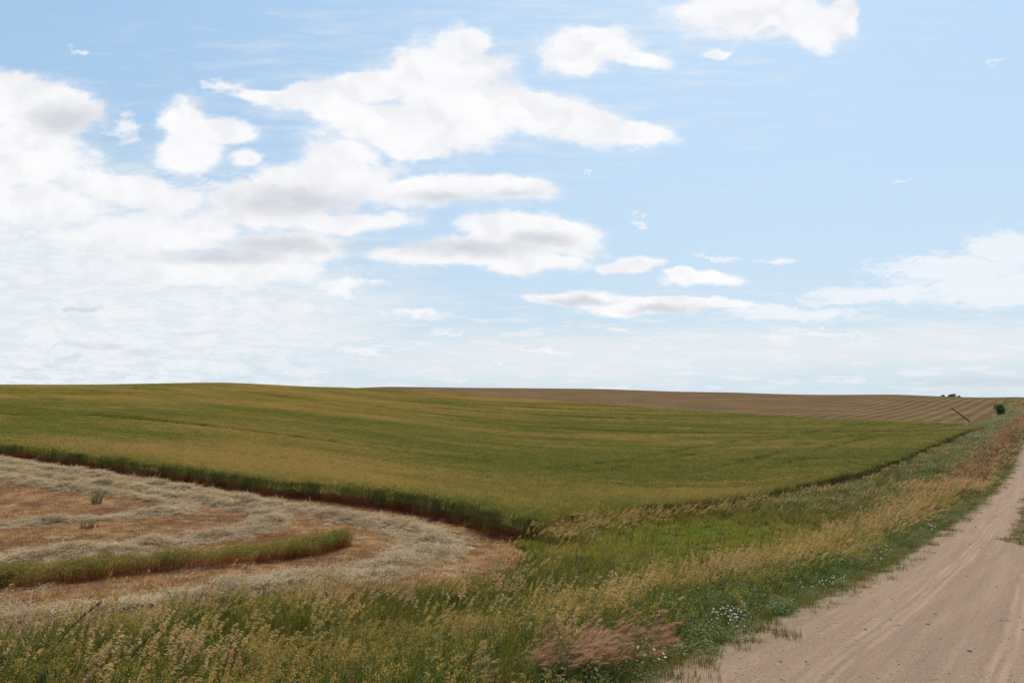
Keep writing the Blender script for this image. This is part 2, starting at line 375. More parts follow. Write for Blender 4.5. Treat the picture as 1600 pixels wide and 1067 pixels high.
# materials of the ground
def pos_xy(N):
    p = N.n('ShaderNodeNewGeometry'); x, y, z = N.sep(p); return p, N.comb(x, y, 0.0)
GRAVEL, N = mat('gravel')
p, q = pos_xy(N); ts = N.attr('t'); ss = N.attr('s'); rst = N.comb(N.m('MULTIPLY', ss, .05), ts)
big = N.noise(q, .5, 4); fine = N.noise(q, 28, 5, .7); streak = N.noise(rst, 3.2, 5, .65); streak2 = N.noise(N.comb(N.m('MULTIPLY', ss, .02), ts), 9, 3, .6)
c = N.mix(N.map(streak, .3, .7), (.285, .180, .115), (.400, .262, .170))
c = N.mix(N.m('MULTIPLY', N.map(streak2, .56, .66), .45), c, (.49, .345, .24))
c = N.mix(N.m('MULTIPLY', N.map(streak2, .44, .36), .40), c, (.24, .160, .112))
for t0, w, v in ((-1.05, .22, .30), (-1.75, .2, .30), (-2.75, .25, .22), (-3.6, .3, .2)):
    g = N.map(N.m('ABSOLUTE', N.m('SUBTRACT', N.m('ADD', ts, N.m('MULTIPLY', N.m('SUBTRACT', N.noise(q, .25, 1), .5), .5)), t0)), 0, w, v, 0)
    c = N.mix(g, c, (.25, .165, .115))
c = N.mix(N.m('MULTIPLY', N.map(fine, .35, .7), .55), N.mix(.5, c, (.10, .07, .055)), N.mix(.35, c, (.48, .37, .27)))
grit = N.noise(p, 9.0, 6, .85)
c = N.mix(N.map(grit, .40, .62, 0, .42), c, (.20, .130, .09))
tw = N.m('ADD', ts, N.m('MULTIPLY', N.m('SUBTRACT', N.noise(N.comb(N.m('MULTIPLY', ss, .12), 0.0), 1.0, 2), .5), .35))
for t0, w, dk in ((-.95, .05, 0), (-1.07, .05, 0), (-1.2, .045, 0), (-2.45, .06, 0), (-2.6, .05, 0), (-1.32, .07, 1), (-.80, .06, 1), (-2.3, .07, 1), (-3.9, .06, 0), (-4.05, .05, 1)):
    gl = N.m('MULTIPLY', N.map(N.m('ABSOLUTE', N.m('SUBTRACT', tw, t0)), w*.2, w*1.1, .22, 0), N.map(N.noise(N.comb(N.m('MULTIPLY', ss, .45), N.m('MULTIPLY', ts, 3.0)), 1.0, 4), .30, .62))
    c = N.mix(gl, c, (.50, .35, .245) if not dk else (.20, .132, .09))
peb = N.n('ShaderNodeTexVoronoi', 0, Vector=p, Scale=26.0); pebc = N.n('ShaderNodeTexVoronoi', 1, Vector=p, Scale=26.0)
pm = N.m('MULTIPLY', N.map(peb, .34, .22), N.map(N.sep(pebc)[0], .72, .78))
c = N.mix(N.m('MULTIPLY', pm, .7), c, N.mix(N.sep(pebc)[1], (.16, .13, .12), (.5, .41, .34)))
c = N.mix(N.map(N.m('ADD', N.attr('dr'), N.m('MULTIPLY', N.m('SUBTRACT', big, .5), .6)), .35, -.1, 0, .75), c, (.19, .135, .08))
h = N.m('ADD', N.m('MULTIPLY', grit, 2.0), N.m('MULTIPLY', fine, .6)); h = N.m('ADD', h, N.m('ADD', N.m('MULTIPLY', streak2, 1.2), N.m('MULTIPLY', pm, .8)))
finish(N, c, 1, .03, h, .75, .022)
VERGE, N = mat('verge_soil')
p, q = pos_xy(N); n1 = N.noise(q, .35, 5, .6); n2 = N.noise(q, 3.0, 5, .7); n3 = N.noise(q, .07, 3); ts = N.attr('t')
c = N.mix(N.map(n1, .35, .65), (.030, .045, .012), (.065, .075, .022))
c = N.mix(N.map(n2, .5, .75), c, (.10, .075, .035))
c = N.mix(N.m('MULTIPLY', N.map(N.m('ADD', N.attr('dr'), N.m('MULTIPLY', N.m('SUBTRACT', n2, .5), .9)), -.55, -.1), N.map(ts, 3, 1.5)), c, (.21, .145, .098))
finish(N, c, 1, .05, n2, .8, .1)
STUB, N = mat('stubble_soil')
p, q = pos_xy(N); n1 = N.noise(q, .28, 4, .6); n2 = N.noise(q, 9, 5, .7); n3 = N.noise(N.v('MULTIPLY', q, (1, 1, 1)), 1.6, 4, .7)
c = N.mix(N.map(n1, .35, .65), (.13, .062, .030), (.24, .13, .058))
c = N.mix(N.map(n3, .5, .75, 0, .8), c, (.34, .25, .14))
c = N.mix(N.map(n2, .5, .8), c, (.14, .06, .03))
finish(N, c, 1, .05, n2, .9, .06)
CROPG, N = mat('crop_soil')
finish(N, (.05, .035, .02), 1, .05)
FARM, N = mat('swathed_field')
p, q = pos_xy(N); ts = N.attr('t'); ss = N.attr('s')
wob = N.m('MULTIPLY', N.m('SUBTRACT', N.noise(N.comb(N.m('MULTIPLY', ss, .06), N.m('MULTIPLY', ts, .12)), 1.0, 3), .5), 1.5)
ph = N.m('FRACT', N.m('DIVIDE', N.m('ADD', ts, wob), 4.3))
tri = N.m('ABSOLUTE', N.m('SUBTRACT', ph, .5))
n1 = N.noise(q, .05, 4, .6); n2 = N.noise(q, .9, 4, .7)
sw = N.map(N.m('ADD', tri, N.m('MULTIPLY', N.m('SUBTRACT', n2, .5), .5)), .13, .33)
rust = N.mix(N.map(n1, .35, .65), (.105, .050, .025), (.138, .072, .035))
pale = N.mix(N.map(n1, .4, .7), (.112, .092, .050), (.148, .112, .064))
c = N.mix(sw, pale, rust)
c = N.mix(N.m('MULTIPLY', N.map(n2, .55, .8), .5), c, (.12, .11, .06))
finish(N, c, 1, 0, N.m('MULTIPLY', sw, -1.0), .6, .25)

kk = {k: 3+i for i, k in enumerate(keys)}
A, Troad, Tr = clip(A, T, kk['dr'])
A, Tcrop, Tr = clip(A, Tr, kk['dc'])
A, Tstub, Tr = clip(A, Tr, kk['ds'])
A, Tfar, Tr = clip(A, Tr, kk['df'])
region('road', A, Troad, GRAVEL); region('crop_ground', A, Tcrop, CROPG); region('stubble_ground', A, Tstub, STUB)
region('swathed_field', A, Tfar, FARM); region('ground', A, Tr, VERGE)

# ---------------- plants: clump builders ----------------
class Clump:
    def __init__(s): s.V = []; s.F = []; s.k = []; s.h = []; s.r = []
    def ribbon(s, p, h, lean, w, seg=4, kind=0., rnd=None, curve=2.0, tip=.15, top=None, ang=None):
        """a blade or stem rising from p by h and leaning by the vector lean at its tip"""
        rnd = random.random() if rnd is None else rnd; ang = random.uniform(0, math.pi) if ang is None else ang
        wx, wy = math.cos(ang)*w/2, math.sin(ang)*w/2; b = len(s.V)
        for i in range(seg+1):
            f = i/seg; x = p[0]+lean[0]*f**curve; y = p[1]+lean[1]*f**curve
            L = math.hypot(*lean); z = p[2]+h*(f - .35*min(1, L/max(h, .01))*f**3)
            ww = 1-(1-tip)*f**1.5
            s.V += [(x-wx*ww, y-wy*ww, z), (x+wx*ww, y+wy*ww, z)]; s.k += [kind]*2; s.h += [f]*2; s.r += [rnd]*2
            if i: s.F.append((b+2*i-2, b+2*i-1, b+2*i+1, b+2*i))
        return (x, y, z)
    def spike(s, p, d, l, w, kind=1., rnd=None):
        """a small four-sided seed: two crossed diamonds"""
        rnd = random.random() if rnd is None else rnd
        d = Vector(d).normalized(); u = d.orthogonal().normalized(); v = d.cross(u); p = Vector(p)
        a = random.uniform(0, 3.1); u, v = u*math.cos(a)+v*math.sin(a), v*math.cos(a)-u*math.sin(a)
        for e in (u, v):
            b = len(s.V); s.V += [tuple(p), tuple(p+d*l*.4+e*w/2), tuple(p+d*l), tuple(p+d*l*.4-e*w/2)]
            s.F.append((b, b+1, b+2, b+3)); s.k += [kind]*4; s.h += [.5, .8, 1, .8]; s.r += [rnd]*4
    def leaf(s, p, n, size, kind=0., rnd=None, aspect=.5):
        rnd = random.random() if rnd is None else rnd
        n = Vector(n).normalized(); u = n.orthogonal().normalized(); v = n.cross(u); a = random.uniform(0, 6.28)
        u, v = u*math.cos(a)+v*math.sin(a), v*math.cos(a)-u*math.sin(a); p = Vector(p); b = len(s.V)
        for q in (p-u*size/2, p+v*size*aspect/2+n*size*.08, p+u*size/2, p-v*size*aspect/2+n*size*.08): s.V.append(tuple(q))
        s.F.append((b, b+1, b+2, b+3)); s.k += [kind]*4; s.h += [.7]*4; s.r += [rnd]*4
    def arrays(s): return dict(kind=np.array(s.k), hh=np.array(s.h), rn=np.array(s.r))
def G(a, b): return random.gauss(a, b)
U = random.uniform
SRC = {}
def source(key, clumps, material):
    col = bpy.data.collections.new(key)       # kept out of the scene: only its instances are drawn
    for i, c in enumerate(clumps):
        me = bpy.data.meshes.new(key); me.from_pydata(c.V, [], c.F)
        for k, a in c.arrays().items():
            at = me.attributes.new(k, 'FLOAT', 'POINT'); at.data.foreach_set('value', a.astype(np.float32))
        me.materials.append(material); o = bpy.data.objects.new(f'{key}_{i:02d}', me); col.objects.link(o)
    SRC[key] = (col, len(clumps))
def scatter(name, key, P, yaw, tilt, scale, tint, base=None, material=None, parent=None):
    """one object: plants of the source collection standing at points P (plus an optional base mesh)"""
    n = len(P); col, nv = SRC[key]
    rot = np.stack([tilt[:, 0], tilt[:, 1], yaw], 1); idx = rng.integers(0, nv, n)
    V = P; F = None; sel = np.ones(n)
    if scale.ndim == 1: scale = np.repeat(scale[:, None], 3, 1)
    if base is not None:
        bv, bf = base; V = np.r_[bv, P]; F = bf; m = len(bv)
        pad = lambda a: np.concatenate([np.zeros((m,)+a.shape[1:]), a]); rot, scale, tint, idx, sel = pad(rot), pad(scale), pad(tint), pad(idx), pad(sel)
    o = mesh(name, V, F, material, parent, attrs=dict(rot=rot, scl=scale, tint=tint, idx=idx.astype(int), sel=sel), smooth=base is not None)
    ng = bpy.data.node_groups.new(name+'_scatter', 'GeometryNodeTree')
    ng.interface.new_socket('Geometry', in_out='INPUT', socket_type='NodeSocketGeometry'); ng.interface.new_socket('Geometry', in_out='OUTPUT', socket_type='NodeSocketGeometry')
    nn = ng.nodes; gi = nn.new('NodeGroupInput'); go = nn.new('NodeGroupOutput')
    def at(nm, dt):
        a = nn.new('GeometryNodeInputNamedAttribute'); a.data_type = dt; a.inputs['Name'].default_value = nm; return a.outputs['Attribute']
    ci = nn.new('GeometryNodeCollectionInfo'); ci.inputs['Collection'].default_value = col; ci.inputs['Separate Children'].default_value = True; ci.inputs['Reset Children'].default_value = True
    iop = nn.new('GeometryNodeInstanceOnPoints'); L = ng.links.new
    L(gi.outputs[0], iop.inputs['Points']); L(ci.outputs[0], iop.inputs['Instance']); iop.inputs['Pick Instance'].default_value = True
    L(at('idx', 'INT'), iop.inputs['Instance Index'])
    e2r = nn.new('FunctionNodeEulerToRotation'); L(at('rot', 'FLOAT_VECTOR'), e2r.inputs[0]); L(e2r.outputs[0], iop.inputs['Rotation'])
    L(at('scl', 'FLOAT_VECTOR'), iop.inputs['Scale'])
    cmp_ = nn.new('FunctionNodeCompare'); cmp_.data_type = 'FLOAT'; cmp_.operation = 'GREATER_THAN'; L(at('sel', 'FLOAT'), cmp_.inputs[0]); cmp_.inputs[1].default_value = .5; L(cmp_.outputs[0], iop.inputs['Selection'])
    if base is not None:
        j = nn.new('GeometryNodeJoinGeometry'); L(iop.outputs[0], j.inputs[0]); L(gi.outputs[0], j.inputs[0]); L(j.outputs[0], go.inputs[0])
    else: L(iop.outputs[0], go.inputs[0])
    md = o.modifiers.new('scatter', 'NODES'); md.node_group = ng
    return o
def polar(rho, r0, r1, a0=-44, a1=44):
    """random points with rho(r) per square metre"""
    r = np.linspace(r0, r1, 4000); w = rho(r)*r; cdf = np.cumsum(w)*(r[1]-r[0]); N = int(cdf[-1]*R(a1-a0))
    q = np.interp(rng.random(N), cdf/cdf[-1], r); a = rng.uniform(R(a0), R(a1), N)
    return np.sin(a)*q, np.cos(a)*q
def regions(X, Y):
    s, t = st(X, Y); e = (fbm(X*.8, Y*.8)-.5)*.5
    return dict(s=s, t=t, dr=d_road(X, Y), dc=poly_sd(CROP_POLY, X, Y)+e, ds=poly_sd(STUB_POLY, X, Y)+e*1.5, df=poly_sd(FAR_POLY, X, Y), r=np.hypot(X, Y))
def place(name, key, X, Y, scale, tint, spread=.6, tl=.08, dz=0., wind=0.0, **kw):
    Z = height(X, Y)+dz; n = len(X)
    yaw = rng.normal(wind, spread, n) if spread < 3 else rng.uniform(0, 6.28, n)
    return scatter(name, key, np.stack([X, Y, Z], 1), yaw, rng.normal(0, tl, (n, 2)), scale, np.clip(tint, 0, 1), **kw)

# plant materials: 'kind' 0 leaf, 1 seed head, 2 flower; 'hh' height along the blade; 'rn' random per blade; 'tint' per plant
def plant_mat(name, leaf, head, lower=None, hv=.35, trans=.35, rough=.5, spec=.35, hi=.75, headtint=True, leaf_tint=None, flower=(.75, .73, .68)):
    m, N = mat(name); k = N.attr('kind'); h = N.attr('hh'); r = N.attr('rn'); t = N.attr('tint', typ='INSTANCER')
    c = N.mix(r, leaf[0], leaf[1])
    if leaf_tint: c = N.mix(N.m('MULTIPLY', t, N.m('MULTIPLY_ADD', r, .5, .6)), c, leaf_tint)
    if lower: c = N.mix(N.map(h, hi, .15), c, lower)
    hc = N.ramp(N.m('ADD', t, N.m('MULTIPLY', N.m('SUBTRACT', r, .5), hv), clamp=True), head)
    c = N.mix(N.map(k, .3, .7), c, hc); c = N.mix(N.map(k, 1.3, 1.7), c, flower); c = N.mix(N.map(k, 2.3, 2.7), c, (.55, .33, .03))
    tc = N.mix(1.0, c, N.mix(N.map(k, .3, .7), (1.5, 1.35, .7), (1.2, 1.1, .9)), 'MULTIPLY')
    finish(N, c, rough, spec, trans=trans, tcol=tc)
    return m
HEADS = [(0, (.44, .31, .085)), (.45, (.60, .45, .22)), (.75, (.62, .40, .27)), (1, (.42, .21, .14))]
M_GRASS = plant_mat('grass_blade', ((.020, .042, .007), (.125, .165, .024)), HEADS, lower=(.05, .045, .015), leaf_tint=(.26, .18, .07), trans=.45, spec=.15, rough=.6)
M_LUSH = plant_mat('lush_grass', ((.100, .150, .016), (.21, .245, .034)), HEADS, lower=(.07, .08, .02), leaf_tint=(.27, .20, .06), trans=.5, spec=.12, rough=.6)
M_BROME = plant_mat('brome', ((.08, .11, .02), (.22, .19, .06)), HEADS, lower=(.05, .065, .015), trans=.5)
M_LEAFY = plant_mat('leafy_weed', ((.038, .078, .010), (.145, .200, .028)), HEADS, leaf_tint=(.13, .13, .06), trans=.4, spec=.3, rough=.5)
M_BUSHY = plant_mat('bushy_weed', ((.024, .050, .007), (.125, .175, .022)), [(0, (.30, .25, .045)), (.5, (.46, .33, .08)), (1, (.52, .33, .14))], leaf_tint=(.13, .12, .04), trans=.4, spec=.3, rough=.5)
M_DRY = plant_mat('dry_weed', ((.10, .05, .025), (.17, .09, .04)), [(0, (.26, .15, .06)), (.5, (.25, .10, .045)), (1, (.17, .06, .03))], trans=.25)
M_FOX = plant_mat('foxtail', ((.06, .08, .02), (.13, .12, .04)), [(0, (.55, .36, .20)), (.5, (.52, .27, .17)), (1, (.36, .14, .10))], trans=.4)
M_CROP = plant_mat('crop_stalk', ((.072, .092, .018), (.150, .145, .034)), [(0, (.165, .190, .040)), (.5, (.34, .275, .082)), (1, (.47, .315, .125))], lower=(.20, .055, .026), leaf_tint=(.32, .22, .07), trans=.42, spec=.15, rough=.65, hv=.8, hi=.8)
M_EDGE_SHADE = plant_mat('crop_edge_shade_stalk', ((.035, .040, .012), (.095, .085, .025)), [(0, (.06, .075, .02)), (1, (.22, .17, .05))], lower=(.17, .045, .022), trans=.2, spec=.1, rough=.7, hi=.62)  # crop colours darkened: the wall's shade is put into leaves and heads
M_STRAW = plant_mat('straw', ((.24, .18, .105), (.60, .47, .30)), HEADS, leaf_tint=(.26, .175, .10), trans=.3, rough=.6, spec=.25)
M_STUB = plant_mat('stubble_stalk', ((.27, .130, .040), (.42, .245, .090)), HEADS, lower=(.17, .07, .033), leaf_tint=(.18, .080, .038), trans=.3)

def tuft(n, rad, h, w, lean, seg=4, hv=.25, kind=0.):
    c = Clump()
    for _ in range(n):
        a = U(0, 6.28); q = rad*math.sqrt(U(0, 1)); hh = max(.04, G(h, h*hv))
        l = (lean*hh*U(.5, 1.5)+math.cos(a)*hh*.28*U(0, 1.2), math.sin(a)*hh*.32*U(-.3, 1.2))
        c.ribbon((math.cos(a)*q, math.sin(a)*q, -.03), hh, l, w*U(.6, 1.3), seg, kind)
    return c
def brome(n, rad, h, lean, nsp=22, sw=.0125, sl=.036, stemw=.004, droop=1.0, blades=6, bw=.008):
    c = Clump()
    for _ in range(n):
        a = U(0, 6.28); q = rad*math.sqrt(U(0, 1)); hh = G(h, h*.13); rn = U(0, 1)
        le = (lean*hh*U(.6, 1.35)+G(0, .05), G(0, .10)*hh); p0 = (math.cos(a)*q, math.sin(a)*q, -.03)
        c.ribbon(p0, hh, le, stemw, 4, 0., rn, 1.7, .7)
        L = math.hypot(*le)
        for k in range(nsp):     # panicle hangs over the top fifth of the stem
            f = U(.76, 1.0); x = p0[0]+le[0]*f**1.7; y = p0[1]+le[1]*f**1.7; z = p0[2]+hh*(f-.35*min(1, L/hh)*f**3)
            side = (1.03-f)*.22
            o = Vector((U(.1, 1)*side*droop*.9+.012, G(0, 1)*side*.3, U(-.35, .35)*side))
            c.spike((x+o.x, y+o.y, z+o.z), (U(.8, 1.1)*droop, G(0, .18), U(-.55, .12)), sl*U(.9, 1.7), sw*U(.6, 1.1), 1., rn*.5+U(0, .5))
    for _ in range(blades):
        a = U(0, 6.28); q = rad*math.sqrt(U(0, 1)); c.ribbon((math.cos(a)*q, math.sin(a)*q, 0), h*U(.35, .7), (lean*h*U(.3, .8)+G(0, .08), G(0, .1)), bw, 4, 0.)
    return c
def leafy(n, rad, h, size, stems=5, kind=0.):
    c = Clump()
    for _ in range(stems):
        a = U(0, 6.28); c.ribbon((0, 0, 0), h*.8, (math.cos(a)*rad*.7, math.sin(a)*rad*.7), .006, 3, 0.)
    for _ in range(n):
        a = U(0, 6.28); q = rad*math.sqrt(U(0, 1)); z = h*math.sqrt(max(.02, 1-(q/rad)**2))*U(.35, 1.05)
        c.leaf((math.cos(a)*q, math.sin(a)*q, z), (G(0, .5)+math.cos(a)*.3, G(0, .5)+math.sin(a)*.3, .8), size*U(.6, 1.4), kind)
    return c
def bushy(h, n=9, rad=.16, plume=True):
    """upright many-stemmed weed: leaves all along the stems, small yellowish plumes on top"""
    c = Clump()
    for _ in range(n):
        a = U(0, 6.28); q = rad*math.sqrt(U(0, 1)); hh = h*U(.65, 1.1); rn = U(0, 1); p0 = (math.cos(a)*q*.6, math.sin(a)*q*.6, 0)
        le = (math.cos(a)*q*.8+.16*hh*U(.3, 1.6), math.sin(a)*q*.8); c.ribbon(p0, hh, le, .006, 4, 0., rn, 1.4, .6); L = math.hypot(*le)
        for k in range(17):
            f = U(.2, .97); x = p0[0]+le[0]*f**1.4; y = p0[1]+le[1]*f**1.4; z = hh*(f-.35*min(1, L/hh)*f**3); b = U(0, 6.28)
            c.leaf((x+math.cos(b)*.02, y+math.sin(b)*.02, z), (math.cos(b)*.6, math.sin(b)*.6, .7), U(.035, .07)*(1.2-f*.5), 0., rn*.6+U(0, .4), .36)
        if plume:
            for k in range(13):
                f = U(.82, 1.03); x = p0[0]+le[0]*f**1.4; y = p0[1]+le[1]*f**1.4; z = hh*(f-.35*min(1, L/hh)*f**3)
                c.spike((x+G(0, .018), y+G(0, .018), z+G(0, .01)), (G(.25, .4), G(0, .4), .7), U(.018, .036), .011, 1., rn*.5+U(0, .5))
    return c
def flowers(n, rad, h, size):
    c = leafy(26, rad*1.1, h*.7, .035, 3)
    for _ in range(n):
        a = U(0, 6.28); q = rad*math.sqrt(U(0, 1)); hh = h*U(.75, 1.25); e = (math.cos(a)*q*.3, math.sin(a)*q*.3)
        top = c.ribbon((math.cos(a)*q, math.sin(a)*q, 0), hh, e, .004, 2, 0.)
        n_ = Vector((G(0, .35), G(0, .35)-.25, 1)).normalized(); u = n_.orthogonal().normalized(); v = n_.cross(u); t_ = Vector(top)
        b = len(c.V); c.V.append(tuple(t_+n_*.004)); c.k.append(2.); c.h.append(1); c.r.append(.5); m = 14; z = size*U(.75, 1.2)
        for i in range(m):
            rr_ = z*(.5 if i % 2 == 0 else .36); A_ = 6.283*i/m
            c.V.append(tuple(t_+u*math.cos(A_)*rr_+v*math.sin(A_)*rr_-n_*.003)); c.k.append(2.); c.h.append(1); c.r.append(.5)
        for i in range(m): c.F.append((b, b+1+i, b+1+(i+1) % m))
        b = len(c.V)
        for i in range(6): A_ = 6.283*i/6; c.V.append(tuple(t_+n_*.008+(u*math.cos(A_)+v*math.sin(A_))*z*.13)); c.k.append(3.); c.h.append(1); c.r.append(.5)
        c.F.append(tuple(range(b, b+6)))
    return c
def foxtail(n, rad, h, lean):
    c = Clump()
    for _ in range(n):
        a = U(0, 6.28); q = rad*math.sqrt(U(0, 1)); hh = G(h, h*.15); rn = U(0, 1); p0 = (math.cos(a)*q, math.sin(a)*q, 0)
        le = (lean*hh*U(.6, 1.3), G(0, .12)*hh); tp = c.ribbon(p0, hh, le, .004, 4, 0., rn, 1.8, .8)
        dx = Vector((.9*lean+.3, G(0, .2), .35)).normalized()
        for k in range(20):      # long fine awns
            q_ = Vector(tp)-dx*U(0, .07); d = (dx+Vector((G(0, .22), G(0, .3), G(0, .25)))).normalized(); e = q_+d*U(.05, .085)
            w = Vector((0, 0, .0014)) if k % 2 else Vector((0, .0014, 0)); b = len(c.V)
            c.V += [tuple(q_-w), tuple(q_+w), tuple(e)]; c.F.append((b, b+1, b+2)); c.k += [1.]*3; c.h += [1.]*3; c.r += [rn]*3
    return c
def cereal(n, rad, h, lean=.12, w=.010, ears=True, ew=.024):
    c = Clump()
    for _ in range(n):
        a = U(0, 6.28); q = rad*math.sqrt(U(0, 1)); hh = G(h, h*.07); rn = U(0, 1); p0 = (math.cos(a)*q, math.sin(a)*q, -.02)
        le = (lean*hh*U(.3, 1.6)+G(0, .03), G(0, .05)); tp = c.ribbon(p0, hh, le, w*.6, 3, 0., rn, 1.8, .8)
        for _k in range(2):
            b0 = U(.25, .7); A_ = U(0, 6.28); ll = U(.14, .26)
            c.ribbon((p0[0]+le[0]*b0*b0, p0[1]+le[1]*b0*b0, hh*b0), U(.05, .2), (math.cos(A_)*ll+.05, math.sin(A_)*ll), w, 2, 0., rn, 1.3, .2)
        if ears:
            c.spike(tp, (U(.3, 1), G(0, .4), U(-.2, .9)), U(.08, .13), ew, 1., rn)
    # leaf height must grow with z so that the red stem bases show
    c.h = [min(1, max(0, v[2]/h)) if k < .5 else hh_ for v, k, hh_ in zip(c.V, c.k, c.h)]
    return c
def straw(n, rad, L, w, up=.10):
    c = Clump()
    for _ in range(n):
        a = U(0, 6.28); q = rad*math.sqrt(U(0, 1)); A_ = U(0, 6.28); l = L*U(.4, 1.2); z = U(0, up)
        d = Vector((math.cos(A_), math.sin(A_), G(0, .22))).normalized(); p = Vector((math.cos(a)*q, math.sin(a)*q, z)); s_ = Vector((-d.y, d.x, U(-.6, .6))).normalized()*w/2
        b = len(c.V); m = p+d*l*.5+Vector((0, 0, U(0, .03))); e = p+d*l
        c.V += [tuple(p-s_), tuple(p+s_), tuple(m+s_), tuple(m-s_), tuple(e+s_), tuple(e-s_)]; c.F += [(b, b+1, b+2, b+3), (b+3, b+2, b+4, b+5)]
        rn = U(0, 1); c.k += [0.]*6; c.h += [1.]*6; c.r += [rn]*6
    return c
def dock(h, n=5):
    c = Clump()
    for _ in range(n):
        tp = (G(0, .05), G(0, .05), 0); hh = G(h, h*.15); le = (U(.05, .3)*hh, G(0, .05)); c.ribbon(tp, hh, le, .007, 4, 0., .5, 1.5, .6)
        for k in range(26):
            f = U(.5, 1); x = tp[0]+le[0]*f**1.5; y = tp[1]+le[1]*f**1.5; z = hh*(f-.35*min(1, math.hypot(*le)/hh)*f**3)
            c.spike((x, y, z), (U(-.2, .6), G(0, .4), U(.3, 1)), .028, .013, 1.)
    return c
source('grass_near', [tuft(20, .11, .42, .011, .30, 4, .35) for _ in range(6)], M_GRASS)
source('grass_lush', [tuft(30, .12, .36, .010, .22) for _ in range(5)], M_LUSH)
source('grass_far', [tuft(26, .30, .42, .028, .3, 3) for _ in range(4)], M_GRASS)
source('grass_low', [tuft(30, .09, .12, .005, .15, 3) for _ in range(4)], M_GRASS)
source('brome_near', [brome(4, .16, .90, .33) for _ in range(7)], M_BROME)
source('brome_fine', [brome(7, .13, .80, .55, 34, .0065, .028, .003, 1.3) for _ in range(4)], M_BROME)
source('brome_far', [brome(7, .4, .85, .3, 12, .022, .06, .010, .8, 8, .03) for _ in range(4)], M_BROME)
source('leafy_near', [leafy(150, .20, .28, .030) for _ in range(5)], M_LEAFY)
source('leafy_far', [leafy(130, .5, .5, .085) for _ in range(4)], M_LEAFY)
source('bushy', [bushy(.62) for _ in range(5)]+[bushy(.5, 8, .16, False) for _ in range(2)], M_BUSHY)
source('flower_clump', [flowers(6, .15, .18, .034) for _ in range(5)], M_LEAFY)
source('foxtail', [foxtail(14, .13, .52, .5) for _ in range(4)], M_FOX)
source('crop_near', [cereal(22, .26, .85) for _ in range(6)], M_CROP)
source('crop_edge', [cereal(24, .24, .85) for _ in range(5)], M_EDGE_SHADE)
source('crop_far', [cereal(30, .42, .85, .12, .028, True, .045) for _ in range(5)], M_CROP)
source('straw_bits', [straw(26, .22, .30, .010) for _ in range(6)], M_STRAW)
source('stubble_tuft', [tuft(26, .20, .13, .009, .08, 1, .2) for _ in range(5)], M_STUB)
source('dock', [dock(.9) for _ in range(4)], M_DRY)
source('dock_far', [dock(.85, 12) for _ in range(3)], M_DRY)

def smooth_line(P, n=6):
    P = np.array(P, float); out = []
    for i in range(len(P)-1):
        p0, p1, p2, p3 = P[max(i-1, 0)], P[i], P[i+1], P[min(i+2, len(P)-1)]
        for t in np.linspace(0, 1, n, endpoint=False): out.append(.5*((2*p1)+(p2-p0)*t+(2*p0-5*p1+4*p2-p3)*t*t+(3*p1-p0-3*p2+p3)*t**3))
    return np.array(out+[P[-1]])
# ---------------- standing crop ----------------
def sheet(name, A, T, inset, lift, material):
    u, inv = np.unique(T, return_inverse=True); B = A[u]; ok = B[:, kk['dc']] > inset; TT = inv.reshape(T.shape); TT = TT[ok[TT].all(1)]
    R_ = np.hypot(B[:, 0], B[:, 1]); u2, inv2 = np.unique(TT, return_inverse=True); B = B[u2]; ti, hg = crop_tint(B[:, 0], B[:, 1]); ti = np.where(hg > .74, .3+.7*ti, .3*np.clip((hg-.4)/.34, 0, 1))
    V = B[:, :3].copy(); V[:, 2] += lift*hg + np.clip((np.hypot(B[:, 0], B[:, 1])-150)*.0008, 0, .2) + (fbm(B[:, 0]*2, B[:, 1]*2, 2)-.5)*.15
    return mesh(name, V, inv2.reshape(TT.shape), material, attrs=dict(ti=ti), smooth=True)
CANOPY, N = mat('crop_canopy')
p, q = pos_xy(N); ti = N.attr('ti'); n2 = N.noise(q, 3.0, 4, .7); n3 = N.noise(N.v('MULTIPLY', p, (.5, .5, .5)), 1.0, 4, .6)
tt = N.m('ADD', ti, N.m('MULTIPLY', N.m('SUBTRACT', n2, .5), .5), clamp=True)
c = N.ramp(tt, [(0, (.030, .042, .010)), (.3, (.100, .120, .020)), (.65, (.195, .165, .034)), (1, (.29, .20, .064))])
finish(N, c, .9, .1, n2, 1.0, .25)
X, Y = polar(lambda r: np.where(r < 60, 7.0, 7.0*(60/r)**1.15), 27, 200)
g = regions(X, Y); k_ = (g['dc'] > .05) & (g['r'] < 200); X, Y = X[k_], Y[k_]; r = g['r'][k_]; dc = g['dc'][k_]
ti, hg = crop_tint(X, Y); ti = ti + rng.normal(0, .20, len(X))
hg = np.where(dc < 2, np.maximum(hg, .95), hg); keep = (hg > .74) | (rng.random(len(X)) < .08); X, Y, r, dc, ti, hg = [q_[keep] for q_ in (X, Y, r, dc, ti, hg)]
edge = sst(.7, 0, dc); ti = ti*(1-edge*.8); hg = hg*(1+.04*sst(3, 0, dc)*sst(90, 40, r))  # tint pulled to dark green at the rim, painting the wall's shade
m = r < 62
sc = lambda mm, f: np.stack([f[mm], f[mm], (hg*rng.normal(1, .05, len(X)))[mm]], 1)
f_ = np.ones(len(X))
XF, YF = X[~m], Y[~m]
crop_n = place('standing_crop', 'crop_near', X[m], Y[m], sc(m, f_), ti[m], .9, .05)
tag(crop_n, 'ripening green-gold cereal crop standing behind the cut stubble', 'crop', kind='stuff')
f2 = (np.maximum(r, 62)/62)**.6
cf = place('standing_crop', 'crop_far', X[~m], Y[~m], sc(~m, f2), ti[~m], .9, .04)
tag(cf, 'green-gold cereal crop on the middle slope of the big field', 'crop', kind='stuff')
X, Y = polar(lambda r: 1.6*(200/r)**1.3, 200, 520)
